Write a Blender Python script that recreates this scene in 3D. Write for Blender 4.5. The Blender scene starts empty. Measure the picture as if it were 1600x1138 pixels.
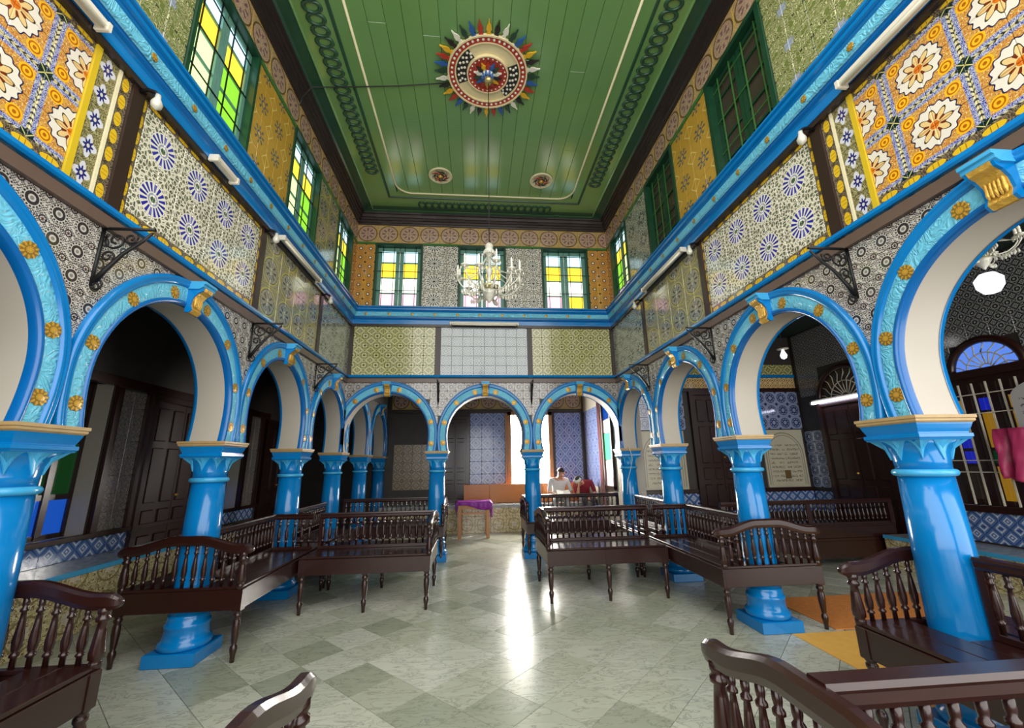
import bpy, bmesh, math, random
from mathutils import Matrix, Vector
PI = math.pi
R = math.radians
SC = bpy.context.scene
COL = SC.collection
random.seed(7)
# ------------------------------------------------------------------ camera
cam_d = bpy.data.cameras.new('camera'); cam = bpy.data.objects.new('camera', cam_d); COL.objects.link(cam)
cam_d.sensor_fit = 'HORIZONTAL'; cam_d.sensor_width = 36.0; cam_d.lens = 36.0 * 647.18 / 1600.0
cam_d.clip_start = 0.05
FW = Vector((0.08738896, 0.96787993, 0.2357363)); RT = Vector((0.99616581, -0.08588144, -0.01667529)); UP = Vector((-0.0041057, -0.23628968, 0.97167398))
cam.matrix_world = Matrix(((RT.x, UP.x, -FW.x, -0.178), (RT.y, UP.y, -FW.y, 0.0), (RT.z, UP.z, -FW.z, 1.55), (0, 0, 0, 1)))
SC.camera = cam
# ------------------------------------------------------------------ sky, daylight openings, exposure
world = bpy.data.worlds.new('sky'); SC.world = world; world.use_nodes = True
bg = world.node_tree.nodes['Background']; bg.inputs[0].default_value = (1.0, 0.985, 0.955, 1); bg.inputs[1].default_value = 2.6
def portal(loc, rot, sx, sy):
    l = bpy.data.lights.new('daylight_portal', 'AREA'); l.shape = 'RECTANGLE'; l.size = sx; l.size_y = sy
    l.cycles.is_portal = True
    o = bpy.data.objects.new('daylight_portal', l); COL.objects.link(o); o.location = loc; o.rotation_euler = rot
portal((0, .25, 3.25), (R(90), 0, 0), 5.2, 6.5)
portal((0, 1.15, 6.55), (0, 0, 0), 5.2, 1.8)
portal((4.65, .25, 2.05), (R(90), 0, 0), 3.6, 4.1)
SC.view_settings.view_transform = 'Standard'; SC.view_settings.look = 'None'
SC.view_settings.exposure = 0.55; SC.view_settings.gamma = 1.0; SC.view_settings.use_curve_mapping = False
SC.cycles.use_denoising = True
SC.cycles.max_bounces = 8; SC.cycles.diffuse_bounces = 5; SC.cycles.glossy_bounces = 4
SC.cycles.sample_clamp_indirect = 6.0; SC.cycles.caustics_reflective = False; SC.cycles.caustics_refractive = False
# ------------------------------------------------------------------ node helpers and materials
def lin(c):
    return tuple(((x / 255.0) / 12.92 if x / 255.0 <= 0.04045 else ((x / 255.0 + 0.055) / 1.055) ** 2.4) for x in c[:3]) + (1.0,)
class NB:
    def __init__(s, mat):
        s.t = mat.node_tree; s.n = s.t.nodes; s.l = s.t.links
    def put(s, sock, v):
        if isinstance(v, (int, float)): sock.default_value = v
        elif isinstance(v, tuple): sock.default_value = v
        else: s.l.new(v, sock)
    def m(s, op, a, b=0.0, c=0.0):
        n = s.n.new('ShaderNodeMath'); n.operation = op
        for i, v in enumerate((a, b, c)): s.put(n.inputs[i], v)
        return n.outputs[0]
    def add(s, a, b): return s.m('ADD', a, b)
    def sub(s, a, b): return s.m('SUBTRACT', a, b)
    def mul(s, a, b): return s.m('MULTIPLY', a, b)
    def lt(s, a, b): return s.m('LESS_THAN', a, b)
    def gt(s, a, b): return s.m('GREATER_THAN', a, b)
    def mx(s, a, b): return s.m('MAXIMUM', a, b)
    def mn(s, a, b): return s.m('MINIMUM', a, b)
    def ab(s, a): return s.m('ABSOLUTE', a)
    def band(s, x, c, w): return s.lt(s.ab(s.sub(x, c)), w)
    def mix(s, f, a, b):
        n = s.n.new('ShaderNodeMix'); n.data_type = 'RGBA'; s.put(n.inputs[0], f); s.put(n.inputs[6], a); s.put(n.inputs[7], b)
        return n.outputs[2]
    def uv(s):
        n = s.n.new('ShaderNodeUVMap'); sp = s.n.new('ShaderNodeSeparateXYZ'); s.l.new(n.outputs[0], sp.inputs[0])
        return sp.outputs[0], sp.outputs[1]
    def vec(s, x, y, z=0.0):
        n = s.n.new('ShaderNodeCombineXYZ')
        for i, v in enumerate((x, y, z)): s.put(n.inputs[i], v)
        return n.outputs[0]
    def rnd(s): return s.n.new('ShaderNodeObjectInfo').outputs['Random']
    def noise(s, vec, scale, det=3.0, dist=0.0, rough=0.5):
        n = s.n.new('ShaderNodeTexNoise'); s.put(n.inputs['Vector'], vec); n.inputs['Scale'].default_value = scale
        n.inputs['Detail'].default_value = det; n.inputs['Distortion'].default_value = dist; n.inputs['Roughness'].default_value = rough
        return n.outputs[0]
    def vor(s, vec, scale, feat='DISTANCE_TO_EDGE', rand=1.0):
        n = s.n.new('ShaderNodeTexVoronoi'); n.feature = feat; s.put(n.inputs['Vector'], vec); n.inputs['Scale'].default_value = scale
        n.inputs['Randomness'].default_value = rand
        return n.outputs[0]
    def objc(s): return s.n.new('ShaderNodeTexCoord').outputs['Object']
    def bump(s, h, st, d=0.01):
        n = s.n.new('ShaderNodeBump'); s.put(n.inputs['Height'], h); n.inputs['Strength'].default_value = st; n.inputs['Distance'].default_value = d
        return n.outputs[0]
def mat(name, col=None, rough=0.5, metal=0.0, fn=None, coat=0.0, emit=None, es=0.0, spec=0.5, bumpfn=None, alpha=None, trans=0.0):
    m = bpy.data.materials.new(name); m.use_nodes = True
    b = m.node_tree.nodes['Principled BSDF']; nb = NB(m)
    b.inputs['Roughness'].default_value = rough; b.inputs['Metallic'].default_value = metal
    b.inputs['Specular IOR Level'].default_value = spec
    if col is not None: b.inputs['Base Color'].default_value = lin(col)
    if fn is not None: nb.put(b.inputs['Base Color'], fn(nb))
    if coat: b.inputs['Coat Weight'].default_value = coat; b.inputs['Coat Roughness'].default_value = 0.06 if rough < .22 else 0.16
    if emit is not None: b.inputs['Emission Color'].default_value = lin(emit); b.inputs['Emission Strength'].default_value = es
    if bumpfn is not None: nb.put(b.inputs['Normal'], bumpfn(nb))
    if trans: b.inputs['Transmission Weight'].default_value = trans
    m.diffuse_color = lin(col) if col else (.5, .5, .5, 1)
    return m
M = {}
def grain(c1, c2, sc=(4, 40, 40), s=3.0):
    def f(n):
        mp = n.n.new('ShaderNodeMapping'); mp.inputs['Scale'].default_value = sc; n.l.new(n.objc(), mp.inputs['Vector'])
        t = n.noise(mp.outputs[0], s, 4, 1.0)
        return n.mix(t, lin(c1), lin(c2))
    return f
def paint(c, dv=16, sc=6.0):
    def f(n):
        t = n.noise(n.objc(), sc, 4)
        return n.mix(t, lin(tuple(max(0, x - dv) for x in c)), lin(tuple(min(255, x + dv) for x in c)))
    return f
M['wood'] = mat('dark_stained_wood', rough=0.27, fn=grain((54, 24, 17), (26, 11, 8)), spec=0.5, coat=0.25)
M['darkwood'] = mat('brown_timber', rough=0.35, fn=grain((58, 40, 32), (36, 25, 21)))
M['taupe'] = mat('taupe_painted_board', rough=0.3, fn=paint((98, 80, 70), 8))
M['orangewood'] = mat('orange_varnished_wood', rough=0.3, fn=grain((205, 128, 60), (176, 100, 40), (3, 3, 24)))
M['palewood'] = mat('pale_wood', rough=0.4, fn=grain((196, 142, 92), (160, 104, 60), (30, 30, 3)))
M['blue'] = mat('azure_gloss_paint', rough=0.16, fn=paint((0, 116, 184), 12, 3), spec=0.6)
M['bluedeep'] = mat('deep_azure_paint', rough=0.22, fn=paint((2, 92, 160), 12, 4), spec=0.55)
M['bluelite'] = mat('light_blue_paint', rough=0.25, fn=paint((62, 160, 208), 14, 5), spec=0.5)
M['bluerelief'] = mat('light_blue_relief', rough=0.3, fn=paint((104, 188, 214), 10, 8), spec=0.5,
    bumpfn=lambda n: n.bump(n.m('SINE', n.mul(n.noise(n.objc(), 12.0, 2, 1.2), 30.0)), 0.42, 0.008))
M['gold'] = mat('gold_paint', rough=0.32, metal=0.35, fn=paint((206, 160, 58), 34, 30), bumpfn=lambda n: n.bump(n.noise(n.objc(), 60.0, 2), 0.7, 0.01))
M['abacus'] = mat('ochre_stone', rough=0.4, fn=paint((168, 140, 92), 14, 10))
M['white'] = mat('white_plaster', rough=0.55, fn=paint((174, 167, 154), 6, 2))
M['cream'] = mat('cream_paint', rough=0.4, fn=paint((226, 216, 178), 8))
M['iron'] = mat('black_iron', col=(16, 15, 16), rough=0.45, metal=0.3)
M['whitemetal'] = mat('white_enamel', rough=0.3, fn=paint((214, 208, 190), 8))
M['greenframe'] = mat('dark_green_paint', rough=0.3, fn=paint((22, 62, 40), 10, 8))
M['tealframe'] = mat('teal_green_paint', rough=0.3, fn=paint((104, 150, 136), 14, 8))
M['greenbright'] = mat('green_paint', rough=0.3, fn=paint((60, 112, 52), 12, 8))
M['shadowglass'] = mat('dark_bronze_glass', rough=0.12, fn=paint((62, 52, 44), 14, 3))
M['cable'] = mat('black_cable', col=(24, 26, 24), rough=0.5)
def ros(n):
    sp = n.n.new('ShaderNodeSeparateXYZ'); n.l.new(n.objc(), sp.inputs[0]); x, y = sp.outputs[0], sp.outputs[1]
    r = n.m('SQRT', n.add(n.mul(x, x), n.mul(y, y))); th = n.m('ARCTAN2', y, x)
    d = n.mx(n.lt(n.m('COSINE', n.mul(th, 10.0)), n.sub(n.mul(r, 1.9), 1.35)), n.lt(n.ab(n.sub(r, .48)), .07))
    return n.mix(n.mul(d, .75), lin((206, 160, 60)), lin((112, 84, 34)))
M['goldros'] = mat('gold_rosette_paint', rough=.3, metal=.3, fn=ros)
M['mortar'] = mat('grey_mortar', rough=0.8, fn=paint((92, 88, 82), 10, 20))
def floorcol(n):
    o = n.objc(); r = n.add(n.rnd(), n.n.new('ShaderNodeNewGeometry').outputs['Random Per Island']); r = n.m('FRACT', r)
    mp = n.n.new('ShaderNodeMapping'); mp.inputs['Rotation'].default_value = (0, 0, 0.9); mp.inputs['Scale'].default_value = (1.0, 3.2, 1.0)
    geo = n.n.new('ShaderNodeNewGeometry'); n.l.new(geo.outputs['Position'], mp.inputs['Vector'])
    off = n.n.new('ShaderNodeVectorMath'); off.operation = 'ADD'; n.l.new(mp.outputs[0], off.inputs[0]); n.l.new(n.vec(n.mul(r, 37.0), n.mul(r, 91.0)), off.inputs[1])
    v = n.noise(off.outputs[0], 3.2, 8, 1.4, 0.62)
    vein = n.lt(n.ab(n.sub(v, 0.5)), 0.018)
    c = n.mix(r, lin((182, 184, 164)), lin((216, 215, 202)))
    c = n.mix(n.gt(r, 0.84), c, lin((158, 162, 142)))
    c = n.mix(n.mul(v, 0.55), c, lin((140, 144, 122)))
    return n.mix(n.mul(vein, 0.35), c, lin((84, 92, 84)))
M['marble'] = mat('pale_green_marble', rough=0.23, fn=floorcol, spec=0.5)
M['slabtop'] = mat('grey_marble', rough=0.2, fn=lambda n: n.mix(n.noise(n.objc(), 6.0, 7, 2.5), lin((70, 80, 84)), lin((190, 196, 196))))
M['ceilgreen'] = mat('green_ceiling_paint', coat=1.0, rough=0.24, fn=lambda n: n.mix(n.noise(n.objc(), 1.3, 4), lin((98, 142, 78)), n.mix(n.rnd(), lin((116, 156, 90)), lin((124, 164, 98)))), spec=0.55)
M['ceildark'] = mat('dark_green_gloss_paint', rough=0.22, fn=paint((38, 74, 54), 8, 3), spec=0.6)
M['cornicewood'] = mat('black_brown_cornice', rough=0.25, fn=paint((46, 36, 34), 8, 6))
# glass of lit windows
def pane(name, c, s, rough=0.1): M[name] = mat(name, col=tuple(x // 3 for x in c), rough=rough, emit=c, es=s)
pane('glass_sky', (196, 234, 246), 1.25); pane('glass_yellow', (255, 214, 62), 1.25); pane('glass_white', (246, 250, 232), 1.6); pane('glass_pink', (250, 190, 210), 1.25)
pane('glass_green', (150, 226, 60), .85); pane('glass_palegreen', (214, 246, 170), 1.1)
pane('glass_daylight', (255, 250, 240), 36.0); pane('glass_blue', (22, 96, 220), 0.4); pane('glass_darkgreen', (8, 80, 26), 0.22)
pane('glass_amber', (190, 140, 30), 0.3); pane('glass_mint', (90, 214, 140), 2.0); pane('glass_fan', (90, 130, 220), 0.8); pane('glass_rose', (240, 206, 208), 2.2); pane('glass_navy', (20, 30, 150), 0.7)
pane('tube_glow', (225, 228, 255), 9.0); pane('lamp_glow', (240, 244, 255), 1.2)
# ------------------------------------------------------------------ glazed tile patterns (drawn on each tile's own UV square)
def qd(n):
    u, v = n.uv(); X = n.sub(1.0, u); Y = n.sub(1.0, v)
    return X, Y, n.m('SQRT', n.add(n.mul(X, X), n.mul(Y, Y))), n.m('ARCTAN2', Y, X)
def ct(n, k=1.0):
    u, v = n.uv()
    if k != 1.0: u = n.m('FRACT', n.mul(u, k)); v = n.m('FRACT', n.mul(v, k))
    X = n.ab(n.sub(u, 0.5)); Y = n.ab(n.sub(v, 0.5))
    r = n.m('SQRT', n.add(n.mul(X, X), n.mul(Y, Y))); return X, Y, r, n.m('ARCTAN2', Y, X)
def cornr(n, X, Y):
    a = n.sub(0.5, X); b = n.sub(0.5, Y); return n.m('SQRT', n.add(n.mul(a, a), n.mul(b, b)))
def ORm(n, *a):
    r = a[0]
    for x in a[1:]: r = n.mx(r, x)
    return r
def uvv(n, k=1.0): 
    u, v = n.uv(); return n.vec(n.mul(u, k), n.mul(v, k))
def cosk(n, th, k): return n.m('COSINE', n.mul(th, float(k)))
def t_medallion(n):
    X, Y, r, th = qd(n); mxv = n.mx(X, Y); mnv = n.mn(X, Y)
    sw = n.m('SINE', n.mul(n.noise(uvv(n), 5.0, 1, 0.8), 42.0))
    c = n.mix(n.gt(sw, 0.25), lin((200, 152, 66)), lin((176, 108, 54)))
    c = n.mix(n.gt(n.noise(uvv(n), 24.0, 1), 0.62), c, lin((232, 200, 150)))
    a = n.sub(X, 0.62); b = n.sub(Y, 0.62); rc = n.m('SQRT', n.add(n.mul(a, a), n.mul(b, b)))
    c = n.mix(n.lt(rc, 0.2), c, lin((236, 178, 34))); c = n.mix(n.band(rc, 0.13, 0.02), c, lin((170, 92, 20))); c = n.mix(n.lt(rc, 0.05), c, lin((170, 92, 20)))
    sc = n.mul(cosk(n, th, 16), 0.035)
    c = n.mix(n.lt(r, n.add(0.655, sc)), c, lin((40, 36, 70))); c = n.mix(n.lt(r, n.add(0.615, sc)), c, lin((224, 216, 200)))
    s8 = n.mul(cosk(n, th, 8), 0.1)
    c = n.mix(n.lt(r, n.add(0.4, s8)), c, lin((58, 48, 30))); c = n.mix(n.lt(r, n.add(0.355, s8)), c, lin((222, 190, 128)))
    c = n.mix(n.mul(n.band(r, 0.22, 0.07), n.lt(cosk(n, th, 8), -0.35)), c, lin((110, 40, 20)))
    c = n.mix(n.lt(r, 0.12), c, lin((206, 110, 24)))
    fl = n.gt(n.m('SINE', n.mul(n.noise(uvv(n), 14.0, 1), 40.0)), 0.0)
    bl = n.mix(fl, lin((44, 48, 136)), lin((186, 190, 206)))
    c = n.mix(n.gt(mxv, 0.83), c, bl)
    ch = n.gt(n.m('SINE', n.mul(n.add(X, Y), 38.0)), -0.3)
    c = n.mix(n.gt(mxv, 0.945), c, n.mix(ch, lin((60, 62, 60)), lin((206, 196, 150))))
    c = n.mix(n.gt(mnv, 0.83), c, lin((22, 44, 40))); c = n.mix(n.mul(n.gt(mnv, 0.83), n.band(n.sub(X, Y), 0.0, 0.02)), c, lin((200, 190, 120)))
    return c
def t_flower(n):
    X, Y, r, th = qd(n)
    e = n.vor(uvv(n), 6.5); f = n.noise(uvv(n), 9.0, 1)
    c = n.mix(n.lt(e, 0.11), n.mix(n.gt(f, 0.5), lin((84, 90, 76)), lin((126, 124, 100))), lin((226, 220, 198)))
    c = n.mix(n.lt(r, 0.64), c, lin((226, 222, 206)))
    c = n.mix(n.mul(n.band(r, 0.44, 0.16), n.gt(cosk(n, th, 16), -0.1)), c, lin((46, 48, 150)))
    c = n.mix(n.band(r, 0.2, 0.03), c, lin((150, 156, 180))); c = n.mix(n.lt(r, 0.11), c, lin((70, 96, 62)))
    return c
def t_leaf(n):
    u, v = n.uv(); s = n.mul(n.m('SINE', n.mul(u, 2 * PI)), 0.16)
    d = n.ab(n.sub(v, n.add(0.5, s)))
    bk = n.mix(n.gt(n.m('SINE', n.mul(n.noise(uvv(n), 7.0, 2, 1.0), 40.0)), 0.2), lin((44, 40, 36)), lin((150, 130, 96)))
    X, Y, r, th = ct(n)
    c = n.mix(n.lt(n.add(n.mul(n.mul(X, X), 6.0), n.mul(n.mul(Y, Y), 9.0)), 0.85), bk, lin((222, 182, 40)))
    return n.mix(n.mul(n.band(X, 0.1, 0.015), n.lt(Y, 0.25)), c, lin((150, 110, 20)))
def t_star(n):
    X, Y, r, th = ct(n)
    c = n.mix(n.gt(n.m('SINE', n.mul(n.noise(uvv(n), 6.0, 2, 1.0), 38.0)), 0.1), lin((92, 88, 54)), lin((168, 158, 112)))
    c = n.mix(n.lt(r, n.add(0.33, n.mul(cosk(n, th, 4), 0.09))), c, lin((208, 208, 214)))
    c = n.mix(n.lt(r, n.add(0.2, n.mul(cosk(n, th, 8), 0.06))), c, lin((40, 42, 110))); return n.mix(n.lt(r, 0.07), c, lin((206, 200, 190)))
def t_circles(n):
    X, Y, r, th = qd(n)
    sp = n.gt(n.m('SINE', n.mul(n.noise(uvv(n), 11.0, 2, 0.8), 44.0)), 0.15)
    c = n.mix(sp, lin((176, 168, 128)), lin((92, 88, 66)))
    c = n.mix(n.lt(r, 0.8), c, n.mix(sp, lin((186, 180, 150)), lin((96, 92, 80))))
    c = n.mix(n.band(r, 0.84, 0.05), c, lin((184, 172, 92))); c = n.mix(n.band(r, 0.76, 0.02), c, lin((70, 70, 50)))
    c = n.mix(n.mul(n.band(r, 0.4, 0.16), n.gt(cosk(n, th, 8), 0.3)), c, lin((84, 84, 80)))
    return n.mix(n.gt(X, 0.95), c, lin((196, 184, 100)))
def t_fine(n):
    e = n.vor(uvv(n), 7.0); f = n.noise(uvv(n), 10.0, 1)
    c = n.mix(n.lt(e, 0.08), n.mix(n.gt(f, 0.5), lin((74, 84, 80)), lin((132, 138, 122))), lin((196, 196, 176)))
    X, Y, r, th = qd(n); return n.mix(n.mul(n.band(r, 0.4, 0.12), n.gt(cosk(n, th, 8), 0.2)), c, lin((70, 82, 84)))
def t_spandrel(n):
    X, Y, r, th = ct(n); rc = cornr(n, X, Y)
    wv = n.gt(n.m('SINE', n.mul(n.add(X, Y), 62.0)), 0.45); wd = n.gt(n.m('SINE', n.mul(n.sub(X, Y), 62.0)), 0.45)
    c = n.mix(n.mul(ORm(n, wv, wd), n.gt(n.noise(uvv(n), 7.0, 1), 0.44)), lin((196, 190, 180)), lin((70, 64, 66)))
    c = n.mix(n.lt(r, 0.36), c, lin((190, 186, 176)))
    c = n.mix(n.mul(n.band(r, 0.315, 0.035), n.gt(cosk(n, th, 16), -0.3)), c, lin((62, 56, 58)))
    c = n.mix(n.band(r, 0.19, 0.055), c, lin((52, 48, 50))); c = n.mix(n.lt(r, 0.07), c, lin((128, 122, 118)))
    c = n.mix(n.band(rc, 0.13, 0.028), c, lin((56, 50, 54))); c = n.mix(n.lt(rc, 0.05), c, lin((96, 60, 52)))
    return c
def t_scroll(n):
    w = n.m('SINE', n.mul(n.noise(uvv(n), 3.0, 0, 1.1), 30.0))
    c = n.mix(n.gt(w, 0.0), lin((108, 116, 60)), lin((198, 194, 144)))
    c = n.mix(n.gt(w, 0.78), c, lin((72, 76, 44)))
    X, Y, r, th = qd(n); return n.mix(n.lt(r, n.add(0.24, n.mul(cosk(n, th, 8), 0.06))), c, lin((150, 158, 176)))
def t_yellow(n):
    X, Y, r, th = qd(n)
    w = n.noise(uvv(n), 6.0, 2)
    c = n.mix(w, lin((208, 166, 60)), lin((176, 132, 48)))
    c = n.mix(n.mul(n.band(r, 0.42, 0.13), n.gt(cosk(n, th, 8), 0.25)), c, lin((96, 92, 84))); c = n.mix(n.band(r, 0.2, 0.05), c, lin((88, 92, 100)))
    return n.mix(n.band(n.add(X, Y), 1.55, 0.04), c, lin((222, 196, 110)))
def t_frieze(n):
    X, Y, r, th = qd(n)
    sp = n.gt(n.m('SINE', n.mul(n.noise(uvv(n), 9.0, 2, 0.8), 44.0)), 0.2)
    c = n.mix(sp, lin((204, 176, 128)), lin((150, 110, 66)))
    c = n.mix(n.lt(r, 0.84), c, n.mix(sp, lin((206, 176, 148)), lin((140, 104, 88))))
    c = n.mix(n.band(r, 0.88, 0.05), c, lin((110, 82, 44)))
    c = n.mix(n.mul(n.band(r, 0.45, 0.16), n.gt(cosk(n, th, 8), 0.3)), c, lin((124, 90, 92)))
    return n.mix(n.gt(X, 0.94), c, lin((206, 170, 60)))
def t_orangering(n):
    X, Y, r, th = ct(n)
    w = n.noise(uvv(n), 9.0, 2)
    c = n.mix(w, lin((214, 162, 84)), lin((170, 118, 50))); c = n.mix(n.band(r, 0.36, 0.03), c, lin((170, 116, 52)))
    c = n.mix(n.lt(r, 0.2), c, lin((70, 44, 28))); c = n.mix(n.lt(r, 0.12), c, lin((232, 212, 180)))
    rc = cornr(n, X, Y); return n.mix(n.lt(rc, 0.1), c, lin((84, 54, 30)))
def t_bwflower(n):
    X, Y, r, th = qd(n)
    e = n.vor(uvv(n), 6.0)
    c = n.mix(n.lt(e, 0.1), lin((104, 98, 90)), lin((224, 218, 204)))
    c = n.mix(n.lt(r, 0.66), c, lin((224, 220, 208)))
    c = n.mix(n.mul(n.band(r, 0.45, 0.17), n.gt(cosk(n, th, 16), -0.05)), c, lin((44, 40, 50)))
    c = n.mix(n.lt(r, 0.12), c, lin((50, 48, 52))); return n.mix(n.band(r, 0.2, 0.03), c, lin((120, 116, 116)))
def t_lattice(c0, c1, c2, k=1.0):
    def f(n):
        X, Y, r, th = ct(n, k); rc = cornr(n, X, Y)
        c = n.mix(n.band(n.add(X, Y), 0.5, 0.045), lin(c0), lin(c1)); c = n.mix(n.mul(n.band(X, 0.0, 0.03), n.lt(Y, 0.3)), c, lin(c1)); c = n.mix(n.mul(n.band(Y, 0.0, 0.03), n.lt(X, 0.3)), c, lin(c1))
        c = n.mix(n.mul(n.band(rc, 0.28, 0.035), 1.0), c, lin(c2)); c = n.mix(n.lt(rc, 0.1), c, lin(c2)); c = n.mix(n.band(r, 0.17, 0.03), c, lin(c2))
        return c
    return f
def t_bluediamond(n):
    X, Y, r, th = ct(n); s = n.add(X, Y); rc = cornr(n, X, Y)
    w = n.gt(n.m('SINE', n.mul(n.noise(uvv(n), 8.0, 2, 0.7), 40.0)), 0.3)
    c = n.mix(w, lin((92, 112, 172)), lin((126, 144, 192)))
    c = n.mix(n.band(s, 0.47, 0.03), c, lin((186, 198, 222))); c = n.mix(n.band(s, 0.2, 0.025), c, lin((178, 190, 218))); c = n.mix(n.lt(s, 0.1), c, lin((52, 66, 130)))
    c = n.mix(n.band(n.add(n.sub(0.5, X), n.sub(0.5, Y)), 0.2, 0.025), c, lin((178, 190, 218))); return n.mix(n.lt(rc, 0.08), c, lin((62, 78, 142)))
def t_bluering(n):
    X, Y, r, th = ct(n); rc = cornr(n, X, Y)
    w = n.noise(uvv(n), 9.0, 2)
    c = n.mix(w, lin((128, 142, 176)), lin((158, 168, 192)))
    c = n.mix(n.band(r, 0.36, 0.03), c, lin((38, 50, 96))); c = n.mix(n.band(r, 0.2, 0.045), c, lin((38, 48, 92))); c = n.mix(n.lt(rc, 0.12), c, lin((48, 60, 110)))
    return n.mix(n.mul(n.band(r, 0.28, 0.04), n.gt(cosk(n, th, 8), 0.4)), c, lin((60, 74, 124)))
def t_dado(n):
    X, Y, r, th = ct(n); s = n.add(X, Y); rc = cornr(n, X, Y)
    c = n.mix(n.band(s, 0.5, 0.05), lin((92, 124, 176)), lin((58, 84, 140))); c = n.mix(n.band(s, 0.24, 0.05), c, lin((204, 212, 226))); c = n.mix(n.lt(s, 0.08), c, lin((210, 216, 228)))
    c = n.mix(n.band(s, 0.74, 0.06), c, lin((196, 206, 224))); return n.mix(n.lt(rc, 0.1), c, lin((52, 78, 140)))
def t_swirl(n):
    X, Y, r, th = qd(n)
    w = n.m('SINE', n.mul(n.noise(uvv(n), 3.4, 2, 1.4), 40.0))
    c = n.mix(n.gt(w, 0.1), lin((212, 198, 152)), lin((164, 142, 94))); c = n.mix(n.gt(w, 0.86), c, lin((70, 66, 50)))
    c = n.mix(n.band(r, 0.7, 0.05), c, lin((136, 120, 82))); return n.mix(n.lt(r, n.add(0.28, n.mul(cosk(n, th, 8), 0.07))), c, lin((200, 190, 168)))
def t_scale(n):
    X, Y, r, th = ct(n, 2.0); rc = cornr(n, X, Y)
    c = n.mix(n.band(n.add(X, Y), 0.5, 0.08), lin((222, 196, 140)), lin((168, 116, 52))); return n.mix(n.lt(r, 0.13), c, lin((96, 70, 40)))
def T(name, fn, rough=0.11): M['t_' + name] = mat('tile_' + name, rough=rough, fn=fn, spec=0.85)
T('medallion', t_medallion); T('flower', t_flower); T('leaf', t_leaf); T('star', t_star); T('circles', t_circles); T('fine', t_fine); T('spandrel', t_spandrel)
T('scroll', t_scroll); T('yellow', t_yellow); T('frieze', t_frieze); T('orangering', t_orangering); T('bwflower', t_bwflower)
T('lime', t_lattice((196, 192, 132), (120, 120, 58), (92, 98, 52))); T('greyblue', t_lattice((190, 196, 194), (100, 112, 124), (112, 122, 130), 2.0))
T('bluediamond', t_bluediamond, 0.2); T('bluering', t_bluering); T('dado', t_dado); T('swirl', t_swirl); T('scale', t_scale)
T('blackwhite', t_lattice((50, 50, 54), (150, 150, 148), (168, 168, 164), 2.0)); T('umber', t_lattice((104, 88, 68), (156, 136, 100), (164, 142, 104)), 0.3); T('umberscroll', lambda n: n.mix(n.gt(n.m('SINE', n.mul(n.noise(uvv(n), 3.4, 2, 1.4), 36.0)), 0.1), lin((128, 118, 108)), lin((84, 82, 86))), 0.25)
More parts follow.
